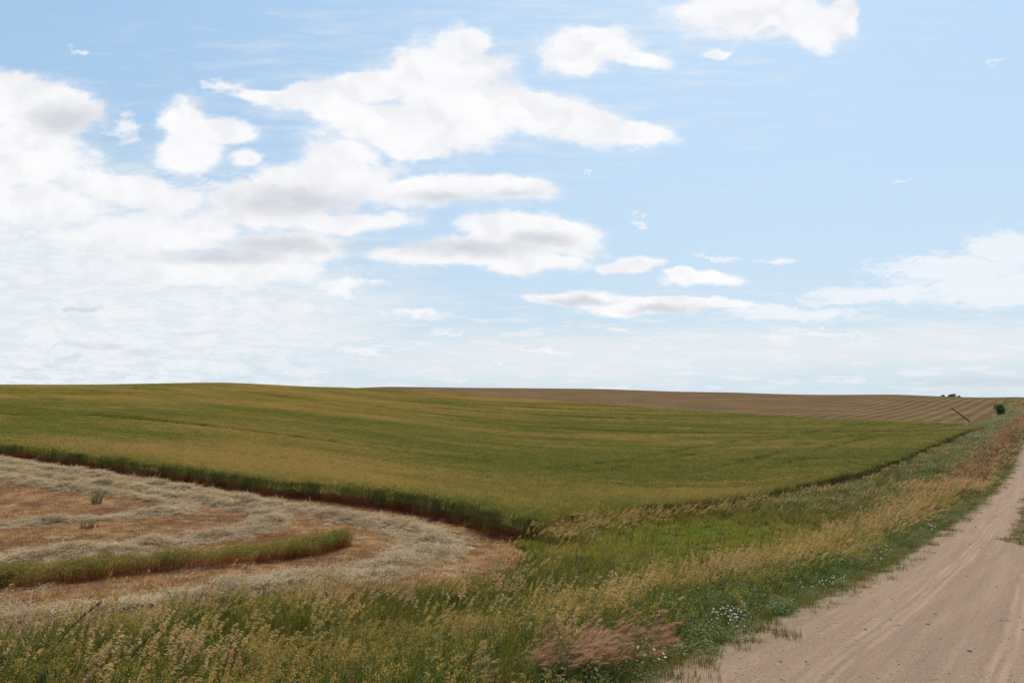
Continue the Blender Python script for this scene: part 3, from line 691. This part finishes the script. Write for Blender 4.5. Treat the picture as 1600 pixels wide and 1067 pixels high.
g = regions(X, Y); k_ = (g['dc'] > .3); X, Y = X[k_], Y[k_]; r = g['r'][k_]
ti, hg = crop_tint(X, Y); ti = ti+rng.normal(0, .2, len(X))
c3 = place('standing_crop', 'crop_far', X, Y, np.stack([2.1*(r/200)**.6]*2+[hg], 1), ti, .9, .03)
tag(c3, 'green-gold cereal crop far up the hillside under the skyline', 'crop', kind='stuff')
tag(sheet('crop_canopy', A, Tcrop, .7, .42, CANOPY), 'closed leafy layer of the standing crop seen between its heads', 'crop', kind='stuff')
print('crop', len(X))

for ln_, lab in ((CROP_FRONT+CROP_RIGHT[:1], 'reddish-stemmed, shade-coloured front wall of the standing crop above the stubble'), (CROP_RIGHT[3:], 'shade-coloured side wall of the standing crop along the grassy ditch')):
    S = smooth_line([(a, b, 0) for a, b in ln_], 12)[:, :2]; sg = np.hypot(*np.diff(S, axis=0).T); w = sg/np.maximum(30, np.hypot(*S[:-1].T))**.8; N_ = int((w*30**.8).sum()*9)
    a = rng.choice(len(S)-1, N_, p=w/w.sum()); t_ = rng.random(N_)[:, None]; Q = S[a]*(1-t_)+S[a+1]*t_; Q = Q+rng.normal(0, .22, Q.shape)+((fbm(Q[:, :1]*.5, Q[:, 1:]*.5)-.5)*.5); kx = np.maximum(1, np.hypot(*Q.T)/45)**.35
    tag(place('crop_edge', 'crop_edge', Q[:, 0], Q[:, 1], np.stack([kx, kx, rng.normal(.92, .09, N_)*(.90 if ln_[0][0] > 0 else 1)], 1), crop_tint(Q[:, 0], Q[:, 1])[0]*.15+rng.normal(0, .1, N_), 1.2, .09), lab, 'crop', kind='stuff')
# ---------------- stubble, windrows, uncut strip ----------------
W1 = [(-119.1,127.7,1.2),(-71.9,92.7,1.2),(-35.8,57.8,1.1),(-24.3,48.4,1.0),(-16.4,42.4,1.0),(-10.6,37.2,1.0),(-6.6,33.6,1.2),(-3.9,31.1,1.7),(-2.6,28.1,1.7),(-3.3,25.3,1.5),(-4.4,22.0,1.3),(-5.9,20.0,1.2),(-7.3,17.8,1.2),(-8.9,15.7,1.2),(-10.2,14.0,1.2),(-16,9,1.2)]
W2 = [(-77.6,90.9,1.2),(-32.1,51.9,1.1),(-19.7,42.5,.9),(-13.4,37.7,.8),(-10.6,34.9,1.0),(-9.4,32.0,1.15),(-9.9,29.7,1.3),(-11.3,27.8,1.35),(-13.2,25.2,1.35),(-15.2,23.2,1.3),(-18.5,21.4,1.2),(-26,18,1.1)]
W3 = [(-66.9,78.4,1.1),(-29.0,46.9,1.0),(-20.6,40.9,.9),(-15.9,37.9,.8),(-14.1,35.9,.9),(-14.7,33.7,.95),(-16.7,31.5,.95),(-18.8,30.1,.9),(-23.1,28.6,.9),(-34,25,.9)]
ISLAND = [(-15.5,18.4),(-13.4,19.5),(-12.5,20.4),(-10.7,21.5),(-8.9,23.2),(-7.1,25.1),(-6.1,26.7),(-5.7,28.0)]
def windrow(P, label, dens):
    S = smooth_line(P, 14); d = np.gradient(S[:, :2], axis=0); d /= np.hypot(*d.T)[:, None]+1e-9; nrm = np.stack([-d[:, 1], d[:, 0]], 1)
    K = 15; V = []; 
    for j in range(K):
        f = j/(K-1)*2-1; Q = S[:, :2]+nrm*(f*S[:, 2]*.80)[:, None] + nrm*((fbm(S[:, 0]*.9+f*3, S[:, 1]*.9)-.5)*.8)[:, None]
        hh = (1-f*f)**.8*(.04+.14*sst(.3, .75, fbm(Q[:, 0]*1.7+4, Q[:, 1]*1.7))); V.append(np.c_[Q, height(Q[:, 0], Q[:, 1])+hh-.03])
    n = len(S); V = np.stack(V, 1).reshape(-1, 3); i = (np.arange(n-1)[:, None]*K+np.arange(K-1)).ravel(); F = np.c_[i, i+K, i+K+1, i+1]
    # straw lying on it
    seg = np.hypot(*np.diff(S[:, :2], axis=0).T); w = seg*S[:-1, 2]*2/np.maximum(1, np.hypot(S[:-1, 0], S[:-1, 1])/45)**1.2; N_ = int(w.sum()*dens)
    a = rng.choice(n-1, N_, p=w/w.sum()); tt = rng.random(N_)[:, None]; B = S[a]*(1-tt)+S[a+1]*tt; f = np.clip(rng.normal(0, .50, N_), -1.6, 1.6)
    Q = B[:, :2]+nrm[a]*(f*B[:, 2]*.72)[:, None]; hh = np.maximum(0, 1-f*f)**.8*(.04+.14*sst(.3, .75, fbm(Q[:, 0]*1.7+4, Q[:, 1]*1.7)))
    PP = np.c_[Q, height(Q[:, 0], Q[:, 1])+hh-.01]; yaw = np.arctan2(d[a, 1], d[a, 0])+rng.normal(0, .6, N_)
    r = np.hypot(Q[:, 0], Q[:, 1]); k_ = np.maximum(1, r/40)
    sc_ = np.stack([k_*1.2, k_*.75, .55+.85*sst(.45, .72, fbm(Q[:, 0]*1.7+4, Q[:, 1]*1.7))], 1)
    o = mesh('windrow', V, F, WROW, smooth=True)
    k2 = scatter('straw', 'straw_bits', PP, yaw, rng.normal(0, .14, (N_, 2)), sc_, np.clip(fbm(Q[:, 0]*.7, Q[:, 1]*.7)*1.6-.45+rng.normal(0, .15, N_), 0, 1), parent=o); k2['kind'] = 'stuff'
    return tag(o, label, 'windrow', 'windrows of cut straw on the stubble')
WROW, N = mat('straw_mound')
p, q = pos_xy(N); n1 = N.noise(q, 1.2, 4, .6); n2 = N.noise(N.v('MULTIPLY', q, (3, 8, 1)), 6, 5, .75)
c = N.mix(N.map(n2, .35, .7), (.22, .14, .075), (.46, .34, .20)); c = N.mix(N.map(n1, .5, .7, 0, .5), c, (.26, .19, .11))
finish(N, c, .9, .15, n2, 1.0, .06)
windrow(W1, 'outermost pale straw windrow, running below the standing crop and curving back to the grass', 22)
windrow(W2, 'middle pale straw windrow, turning just beyond the uncut green strip', 22)
windrow(W3, 'innermost pale straw windrow, looping round the lone weed in the stubble', 20)
X, Y = polar(lambda r: np.where(r < 30, 13., 13*(30/r)**1.3), 12, 130, -44, 6)
g = regions(X, Y); k_ = (g['ds'] > 0); X, Y = X[k_], Y[k_]; r = np.hypot(X, Y)
tn = fbm(X*.25, Y*.25)*1.8-.55+.55*sst(29, 24, r)+rng.normal(0, .15, len(X)); kx = np.maximum(1, r/40)
tag(place('stubble', 'stubble_tuft', X, Y, np.stack([kx, kx, rng.uniform(.7, 1.3, len(X))], 1), tn, 4, .05), 'short orange-brown cereal stubble standing between the windrows', 'stubble', kind='stuff')
X, Y = polar(lambda r: np.where(r < 30, 3.5, 3.5*(30/r)**1.2), 12, 110, -44, 6)
g = regions(X, Y); k_ = (g['ds'] > 0)&(fbm(X*.6,Y*.6)>.60); X, Y = X[k_], Y[k_]; r = np.hypot(X, Y)
tag(place('loose_straw', 'straw_bits', X, Y, np.stack([np.maximum(1, r/40)]*2+[.5+0*r], 1), rng.random(len(X)), 4, .05), 'loose pale straw strewn over the stubble', 'straw', kind='stuff')
S = smooth_line([(a, b, 0) for a, b in ISLAND], 10)[:, :2]; N_ = 520; a = rng.integers(0, len(S)-1, N_); t_ = rng.random(N_)[:, None]; Q = S[a]*(1-t_)+S[a+1]*t_
wd = .48*np.clip((len(S)-a)/14, .25, 1); Q = Q+np.stack([-rng.normal(0, 1, N_)*.6*wd, rng.normal(0, 1, N_)*.8*wd], 1)
tag(place('uncut_crop', 'crop_near', Q[:, 0], Q[:, 1], np.stack([np.full(N_, .85)]*2+[rng.normal(.52, .09, N_)*(1-.25*np.clip(1-a/20, 0, 1))], 1), rng.normal(.30, .15, N_), .9, .06), 'narrow green strip of uncut crop left standing in the stubble', 'crop strip', kind='stuff')

# ---------------- verge vegetation ----------------
def zone(X, Y):
    g = regions(X, Y); g['ok'] = (g['dr'] < 0) & (g['dc'] < 0) & (g['ds'] < -.05) & (g['df'] < 0) & (g['t'] > -.3)
    g['lush'] = sst(3.8, 5.5, g['t'])*sst(19, 26, g['s'])*sst(47, 37, g['s'])      # damp green hollow
    return g
def pick(g, X, Y, m): return X[m], Y[m], {k: v[m] for k, v in g.items()}
def edge_h(t): return .35+.65*sst(.35, 1.5, t)
# grass near
X, Y = polar(lambda r: np.where(r < 13, 42., 42*(13/r)**1.5), 4.5, 45)
g = zone(X, Y); X, Y, g = pick(g, X, Y, g['ok'] & (g['t'] > .45))
pat = fbm(X*.35, Y*.35); tn = pat*1.5-.42+rng.normal(0, .12, len(X)); tn = tn*(1-g['lush'])+g['lush']*.15
hs = edge_h(g['t'])*(.45+1.05*fbm(X*.9+9, Y*.9))*(1-.35*g['lush']); wf = np.maximum(1, g['r']/14)**.6
lu = g['lush'] > rng.random(len(X))
tag(place('verge_grass', 'grass_near', X[~lu], Y[~lu], np.stack([wf, wf, hs], 1)[~lu], tn[~lu], .7), 'tall green grass thick on the near roadside verge', 'grass', kind='stuff')
tag(place('hollow_grass', 'grass_lush', X[lu], Y[lu], np.stack([wf, wf, hs], 1)[lu], fbm(X[lu]*.5, Y[lu]*.5)*1.7-.35, 1.0), 'bright yellow-green grass in the damp hollow below the crop', 'grass', kind='stuff'); print('grass', len(X))
# grass far
X, Y = polar(lambda r: 5*(45/r)**1.1, 40, 420, -10, 44)
g = zone(X, Y); X, Y, g = pick(g, X, Y, g['ok'] & (g['t'] > .3))
tn = fbm(X*.12, Y*.12)*1.5-.12+rng.normal(0, .2, len(X)); wf = np.maximum(1, g['r']/50)**.7
tag(place('verge_grass', 'grass_far', X, Y, np.stack([wf, wf, edge_h(g['t'])*(.7+.6*fbm(X*.2, Y*.2))*.9], 1), tn, .9), 'green grass of the verge far along the road', 'grass', kind='stuff'); print('grassfar', len(X))
# seed heads near
X, Y = polar(lambda r: np.where(r < 12, 17., 17*(12/r)**1.1), 4.5, 60)
g = zone(X, Y); pat = fbm(X*.28+3, Y*.28); band = np.exp(-((g['t']-2.6)/1.7)**2)
dens = .06+.70*sst(.40, .58, pat)*sst(.30, .55, fbm(X*1.6, Y*1.6+5))+.8*band*sst(10, 20, g['s'])-.9*g['lush']+.9*sst(-1.6, -.6, g['dc'])*sst(50, 42, g['s'])*(.4+pat)
near_dark = np.exp(-((X+.9)**2/1.4+(Y-9.0)**2/1.5)); dens *= .60+.40*sst(14, 26, g['s']); dens -= near_dark*.7 + .8*sst(1.6, .8, g['t'])
ok2 = (g['ok'] & (rng.random(len(X)) < dens) & (g['t'] > .8)) | ((g['ds'] > -.1) & (g['ds'] < 2.2) & (g['dc'] < -3) & (rng.random(len(X)) < .10*(1-g['ds']/2.2)))
X, Y, g = pick(g, X, Y, ok2)
tn = .34+(fbm(X*.45, Y*.45+7)-.5)*1.7+rng.normal(0, .14, len(X))+.25*sst(24, 45, g['s'])+.22*sst(-2, -5, X)*sst(14, 9, Y)
hs = (.62+.60*fbm(X*.6, Y*.6))*rng.normal(1, .10, len(X))*(.6+.4*sst(.8, 2, g['t'])); wf = np.maximum(1, g['r']/16)**.55
fine = rng.random(len(X)) < np.clip(.25*sst(.55, .65, fbm(X*.4+31, Y*.4))+.9*np.exp(-((X+1.2)**2/2.5+(Y-11.5)**2/5)), 0, 1)
for mm, key, lab in ((~fine, 'brome_near', 'nodding brome grass with tan seed heads across the near verge'), (fine, 'brome_fine', 'fine golden plumed grass leaning among the brome')):
    tag(place('seed_grass', key, X[mm], Y[mm], np.stack([wf[mm], wf[mm], hs[mm]], 1), tn[mm]-(.3 if key == 'brome_fine' else 0), .45, .10), lab, 'grass', kind='stuff')
print('brome', len(X))
# seed heads far: tan and rusty band by the road, muted clumps in the ditch
X, Y = polar(lambda r: 2.6*(60/r)**1.0, 50, 400, 5, 44)
g = zone(X, Y); band = np.exp(-((g['t']-1.9-.008*g['s'])/1.25)**2); pat = fbm(X*.1, Y*.1)
X, Y, g = pick(g, X, Y, g['ok'] & (rng.random(len(X)) < .05+1.0*band+.22*sst(.5, .62, pat)) & (g['t'] > .6))
band = np.exp(-((g['t']-2.0-.01*g['s'])/1.4)**2); tn = .62+.3*band+rng.normal(0, .12, len(X)); wf = np.maximum(1, g['r']/60)**.75
tag(place('seed_grass', 'brome_far', X, Y, np.stack([wf, wf, .7+.35*fbm(X*.2, Y*.2)], 1), tn, .5), 'tan and rusty seed grass lining the far stretch of road', 'grass', kind='stuff')
# rusty dry weeds
X, Y = polar(lambda r: np.where(r < 20, 1.6, 1.6*(20/r)**.6), 6, 220)
g = zone(X, Y); pat = fbm(X*.22+51, Y*.22); band = np.exp(-((g['t']-2.0)/1.2)**2)*sst(28, 48, g['s'])
X, Y, g = pick(g, X, Y, g['ok'] & (rng.random(len(X)) < .9*band+.35*sst(.58, .68, pat)) & (g['t'] > .7))
m = g['r'] < 45
for mm, key, lab in ((m, 'dock', 'rust-brown dock stalks standing through the verge grass'), (~m, 'dock_far', 'rust-brown weeds along the distant road edge')):
    w_ = np.maximum(1, g['r'][mm]/40)**.8
    tag(place('dry_weeds', key, X[mm], Y[mm], np.stack([w_, w_, rng.normal(.85, .12, mm.sum())], 1), rng.random(mm.sum()), .8), lab, 'weeds', kind='stuff')
# leafy weeds: road margin and ditch
X, Y = polar(lambda r: np.where(r < 16, 9., 9*(16/r)**1.2), 4.5, 60)
g = zone(X, Y); pat = fbm(X*.5+13, Y*.5)
pr = 1.0*sst(2.2, 1.1, g['t'])*sst(.30, .5, pat+.12) + .45*sst(.48, .58, pat) + .6*sst(3, 5, g['t'])*sst(44, 54, g['s'])*sst(.40, .52, pat) - .6*g['lush'] + .9*sst(-1.3, -.5, g['dc'])*sst(40, 46, g['s'])
X, Y, g = pick(g, X, Y, g['ok'] & (rng.random(len(X)) < pr) & (g['t'] > .12))
hs = (.55+.95*sst(.2, 1.3, g['t']))*(.4+1.5*fbm(X*1.1, Y*1.1)); tn = fbm(X*.3, Y*.3)*1.2-.3+.5*sst(3, 6, g['t'])
tag(place('leafy_weeds', 'leafy_near', X, Y, np.stack([.6+.5*hs, .6+.5*hs, hs], 1), tn, 4), 'low leafy green weeds along the gravel edge', 'weeds', kind='stuff'); print('leafy', len(X))
X, Y = polar(lambda r: 1.7*(60/r)**1.0, 50, 300, 5, 44)
g = zone(X, Y); pat = fbm(X*.13+13, Y*.13)
X, Y, g = pick(g, X, Y, g['ok'] & (rng.random(len(X)) < .9*sst(3, 4.6, g['t'])*sst(.38, .5, pat)+.2) & (g['t'] > .4))
wf = np.maximum(1, g['r']/70)**.7
tag(place('leafy_weeds', 'leafy_far', X, Y, np.stack([wf, wf, .7+.6*rng.random(len(X))*edge_h(g['t'])], 1), .35+.5*rng.random(len(X)), 4), 'grey-green leafy growth filling the far ditch', 'weeds', kind='stuff')
# short turf creeping on to the gravel, both sides
X, Y = polar(lambda r: np.where(r < 16, 55., 55*(16/r)**1.3), 4.5, 90)
g = regions(X, Y); tt = g['t']+(fbm(X*1.3, Y*1.3)-.5)*.9; rside = -(g['t']+road_w(g['s']))
m = ((tt > -.18) & (g['t'] < .9) & (g['dr'] < .45)) & (rng.random(len(X)) < .18+.82*sst(-.1, .35, tt)) | ((g['s'] > 22) & (rside > -.35+(fbm(X, Y)-.5)*.8) & (g['t'] < -1))
X, Y = X[m], Y[m]; r = np.hypot(X, Y); wf = np.maximum(1, r/16)**.7
tag(place('short_grass', 'grass_low', X, Y, np.stack([wf, wf, rng.uniform(.5, 1.5, len(X))], 1), fbm(X*.8, Y*.8)*1.5-.4, 4), 'short green turf creeping over the road margin', 'grass', kind='stuff')
X, Y = polar(lambda r: np.where(r < 15, 8., 8*(15/r)**1.1), 4.5, 70)
g = zone(X, Y); pat = fbm(X*.55+70, Y*.55)
pr = .85*np.exp(-((X+1.0)**2/6+(Y-10)**2/8))+.85*sst(.38, .52, pat)*sst(.7, 1.3, g['t'])*sst(3.6, 2.4, g['t'])+.8*sst(.45, .56, pat)-g['lush']
X, Y, g = pick(g, X, Y, g['ok'] & (rng.random(len(X)) < pr) & (g['t'] > .45))
hs = (.55+.45*sst(.4, 1.6, g['t']))*(.7+.6*fbm(X*.7, Y*.7+4))*rng.normal(1, .12, len(X)); wf = np.maximum(1, g['r']/18)**.5
tag(place('bushy_weeds', 'bushy', X, Y, np.stack([wf*(.7+.4*hs), wf*(.7+.4*hs), hs], 1), fbm(X*.3+9, Y*.3)*1.4-.25, 1.2, .08), 'bushy green weeds with yellowish tops among the roadside grass', 'weeds', kind='stuff'); print('bushy', len(X))
# feathery border where the crop corner runs out into the hollow
B = smooth_line([(1.6,29.6,0),(2.2,31.5,0),(3.9,36.5,0),(6.8,40.6,0),(10.8,42.8,0),(14.4,46.2,0)], 8)[:, :2]; N_ = 300; a = rng.integers(0, len(B)-1, N_); t_ = rng.random(N_)[:, None]
Q = B[a]*(1-t_)+B[a+1]*t_+rng.normal(0, .55, (N_, 2))
for i, (key, lab, sc_) in enumerate((('grass_near', 'tawny rank grass along the rounded crop corner', 1.5), ('brome_near', 'feathery tan grass along the rounded crop corner', .72))):
    q = Q[i::2]; z_ = rng.normal(sc_, .15, len(q))
    tag(place('border_grass', key, q[:, 0], q[:, 1], np.stack([np.full(len(q), 1.6)]*2+[z_], 1), rng.normal(.25 if 'far' in key or key == 'brome_near' else .8, .25, len(q)), .5), lab, 'grass', kind='stuff')
# white flowers in patches at the road edge: s, t, length, width, number
FP, FT = [], []
for s0, t0, ls, wt, n in ((11.3,.60,.45,.16,9),(10.7,.5,.3,.15,2),(8.1,.6,.35,.15,4),(15.8,.5,.25,.1,2),(17.3,.6,.3,.1,2),(21.0,.95,.9,.18,16),(23.4,.95,.8,.16,10),(32.0,.75,.8,.1,8),(13.2,1.3,1.0,.2,4)):
    q = np.stack([rng.normal(s0, ls*.6, n), rng.normal(t0, wt, n)], 1); FP.append(q)
q = np.concatenate(FP); q = q[q[:, 1] > .1]; X = q[:, 0]*RU[0]+(q[:, 1]+LEFT)*RN[0]; Y = q[:, 0]*RU[1]+(q[:, 1]+LEFT)*RN[1]
wf = np.maximum(1, np.hypot(X, Y)/20)**.4
tag(place('white_flowers', 'flower_clump', X, Y, np.stack([wf, wf, rng.uniform(.8, 1.6, len(X))], 1), rng.random(len(X)), 4), 'small white daisy-like flowers along the gravel edge', 'flowers', kind='stuff')
# pink foxtail barley in the foreground
n = 70; X = rng.normal(.62, .30, n); Y = rng.normal(8.6, .26, n); X += (Y-8.6)*1.1; k_ = st(X, Y)[1] > .55; X, Y = X[k_], Y[k_]
tag(place('foxtail_grass', 'foxtail', X, Y, rng.normal(.9, .2, len(X)), .45+(fbm(X*1.5, Y*1.5)-.5)*1.6, .75, .16), 'pinkish foxtail grass drooping beside the road in the foreground', 'grass', kind='stuff')

# ---------------- pebbles ----------------
GRIT, N = mat('pebble'); t_ = N.attr('tint', typ='INSTANCER'); finish(N, N.ramp(t_, [(0, (.07, .06, .055)), (.5, (.27, .19, .14)), (1, (.42, .32, .25))]), .85, .2)
pb = []
for i in range(4):
    c = Clump(); import bmesh
    bm = bmesh.new(); bmesh.ops.create_icosphere(bm, subdivisions=1, radius=1)
    for v in bm.verts: v.co *= U(.75, 1.2); v.co.z *= .6
    c.V = [tuple(v.co) for v in bm.verts]; c.F = [tuple(v.index for v in f.verts) for f in bm.faces]; c.k = c.h = c.r = [0.]*len(c.V); bm.free(); pb.append(c)
source('pebble', pb, GRIT)
X, Y = polar(lambda r: np.where(r < 12, 45., 45*(12/r)**1.8), 4.5, 45, 0, 44)
g = regions(X, Y); m = (g['dr'] > -.1) & (rng.random(len(X)) < .25+.75*fbm(g['t']*2.2, g['s']*.15)); X, Y = X[m], Y[m]; r = g['r'][m]
sz = np.clip(rng.lognormal(math.log(.008), .55, len(X)), .004, .032)*np.maximum(1, r/14)**.4
tag(place('pebbles', 'pebble', X, Y, sz, rng.random(len(X)), 4, .3), 'loose pebbles and clods scattered over the gravel road', 'gravel', kind='stuff')

# ---------------- single things ----------------
def solid(c, name, material, parent, loc=(0, 0, 0)):
    o = mesh(name, c.V, c.F, material, parent, attrs=c.arrays()); o.location = loc; return o
def empty(name, x, y, dz=0):
    o = bpy.data.objects.new(name, None); C.objects.link(o); o.location = (x, y, float(height(x, y))+dz); return o
def weed_mat(name, a, b, lo):
    m, N = mat(name); c = N.mix(N.attr('rn'), a, b); c = N.mix(N.map(N.attr('hh'), .5, .0), c, lo); finish(N, c, .6, .25, trans=.3); return m
M_W1 = weed_mat('grey_green_weed', (.09, .10, .05), (.16, .155, .085), (.10, .08, .045))
M_W2 = weed_mat('brown_weed', (.12, .085, .04), (.19, .14, .07), (.07, .05, .03))
M_BUSH = weed_mat('bush_leaf', (.035, .060, .015), (.11, .14, .045), (.02, .03, .01))
M_TREE_HAZE = weed_mat('far_tree_leaf', (.022, .034, .034), (.05, .065, .062), (.02, .03, .02))  # bluish leaf colours stand in for distance haze
BARK, N = mat('bark'); p, q = pos_xy(N); n1 = N.noise(N.v('MULTIPLY', p, (6, 6, 1.2)), 3, 5, .7); finish(N, N.mix(n1, (.05, .035, .025), (.14, .10, .075)), .9, .1, n1, .6, .02)
WOOD, N = mat('weathered_wood'); p, q = pos_xy(N); n1 = N.noise(N.v('MULTIPLY', p, (2, 2, 2)), 4, 5, .7); finish(N, N.mix(n1, (.045, .028, .024), (.10, .062, .05)), .85, .15, n1, .5, .02)
o = solid(tuft(90, .22, .80, .013, .28, 4, .3), 'weed_clump', M_W1, None, (-18.4, 36.7, float(height(-18.4, 36.7)))); tag(o, 'tall grey-green weed standing alone on the orange stubble', 'weed')
for x, y, h, w, lab in ((-15.3, 30.0, .28, .30, 'small dark weed clod lying on the lower limb of the innermost windrow'), (-11.9, 36.4, .40, .28, 'low brown weed tuft at the head of the middle windrow'), (-15.9, 38.7, .22, .25, 'dark tuft between the upper limbs of the inner windrows'), (-11.0, 38.1, .24, .22, 'small dark tuft nearest the standing crop edge'), (-6.4, 17.6, .42, .34, 'bent brown tussock where the near grass meets the straw')):
    o = solid(tuft(110, w, h, .014, .5, 3, .4), 'weed_clump', M_W2, None, (x, y, float(height(x, y))+.05)); tag(o, lab, 'weed', 'brown weed tufts in the stubble')
# tall dark stalks at the left margin
for x, y, h, lab in ((-5.25, 8.9, 1.65, 'tallest dark seed stalk leaning right at the left edge of the verge'), (-4.75, 9.8, 1.15, 'thinner dark seed stalk just right of the tallest one')):
    e = empty('wild_oat', x, y); tag(e, lab, 'grass stalk', 'tall dark seed stalks at the left margin')
    c = Clump(); le = (.52*h, .05); c.ribbon((0, 0, 0), h, le, .009, 8, 0., .2, 1.4, .6); solid(c, 'stem', M_W2, e)
    c = Clump(); 
    for k in range(70):
        f = U(.55, 1); L = math.hypot(*le); c.spike((le[0]*f**1.4+U(-.01, .02), le[1]*f**1.4+G(0, .008), h*(f-.35*min(1, L/h)*f**3)), (U(.1, .5), G(0, .15), U(.6, 1)), .05, .012, 0.)
    solid(c, 'seed_head', M_W2, e)
# leaning pole
def tube(P, rad, n=10):
    V, F = [], []; P = [Vector(p) for p in P]
    for i, p in enumerate(P):
        d = (P[min(i+1, len(P)-1)]-P[max(i-1, 0)]).normalized(); u = d.orthogonal().normalized(); v = d.cross(u)
        for k in range(n): a = 6.2832*k/n; V.append(tuple(p+(u*math.cos(a)+v*math.sin(a))*rad[i]))
        if i:
            for k in range(n): F.append(((i-1)*n+k, (i-1)*n+(k+1) % n, i*n+(k+1) % n, i*n+k))
    F.append(tuple(range(n))[::-1]); F.append(tuple(range((len(P)-1)*n, len(P)*n)))
    return V, F
e = empty('leaning_pole', 106.2, 190.0); tag(e, 'dark wooden pole leaning sharply left where the crop meets the far field', 'pole')
L = Vector((-4.3, .6, 3.35)); V, F = tube([L*f+Vector((0, 0, .05*math.sin(3*f)-.25*(1-f))) for f in np.linspace(0, 1, 9)], np.linspace(.17, .115, 9), 12); mesh('pole_shaft', V, F, WOOD, e, smooth=False)
V, F = tube([L*.985, L*1.012], [.135, .12], 12); mesh('pole_cap', V, F, WOOD, e)
# bushes and far trees
def crown(n, rx, ry, rz, size, z0, lobes=7):
    c = Clump(); LB = [(U(-.55, .55)*rx, U(-.5, .5)*ry, z0+rz*U(.25, .8), U(.35, .6)) for _ in range(lobes)]
    for _ in range(n):
        b = random.choice(LB); a = U(0, 6.28); ph = math.acos(U(-1, 1)); q = b[3]*U(.55, 1.08)
        d = Vector((math.sin(ph)*math.cos(a), math.sin(ph)*math.sin(a), math.cos(ph)))
        p = (b[0]+d.x*q*rx, b[1]+d.y*q*ry, max(.05, b[2]+d.z*q*rz*.8)); c.leaf(p, d+Vector((G(0, .5), G(0, .5), G(0, .5))), size*U(.6, 1.4)); c.h[-4:] = [.8]*4
    return c
def tree(name, x, y, rx, h, trunk, size, n, material, label, cat, group=None, dz=0):
    e = empty(name, x, y, dz); tag(e, label, cat, group)
    V, F = tube([(0, 0, -.3), (.05, 0, h*.3), (.02, .05, h*.7)], [trunk, trunk*.7, trunk*.25], 8)
    for _ in range(5):
        a = U(0, 6.28); z = h*U(.15, .5); V2, F2 = tube([(0, 0, z), (math.cos(a)*rx*.4, math.sin(a)*rx*.4, z+h*.2)], [trunk*.4, trunk*.12], 6); b = len(V); V += V2; F += [tuple(i+b for i in f) for f in F2]
    mesh('trunk', V, F, BARK, e); solid(crown(n, rx, rx, h*.75, size, h*.12), 'crown', material, e)
tree('bush', 125.0, 210.7, 1.7, 3.9, .12, .24, 2200, M_BUSH, 'dark rounded bush beside the grassy strip near the hilltop', 'bush')
tree('bush', 127.7, 213.5, 1.0, 2.2, .06, .18, 900, M_W1, 'small grey-green bush tucked at the right side of the dark bush', 'bush')
TREES = [(272.6,520,1.8,3.7,"smallest and leftmost dark tree top over the hill crest"),(278.6,521,3.2,4.6,"broadest dark tree top over the hill crest, in the middle"),(283.5,523,2.4,3.9,"low dark tree top at the right of the hill crest group")]
for x, y, rx, h, lab in TREES:
    tree('tree', x, y, rx, h, .25, .55, 1100, M_TREE_HAZE, lab, 'tree', 'far trees showing over the crest', 0)
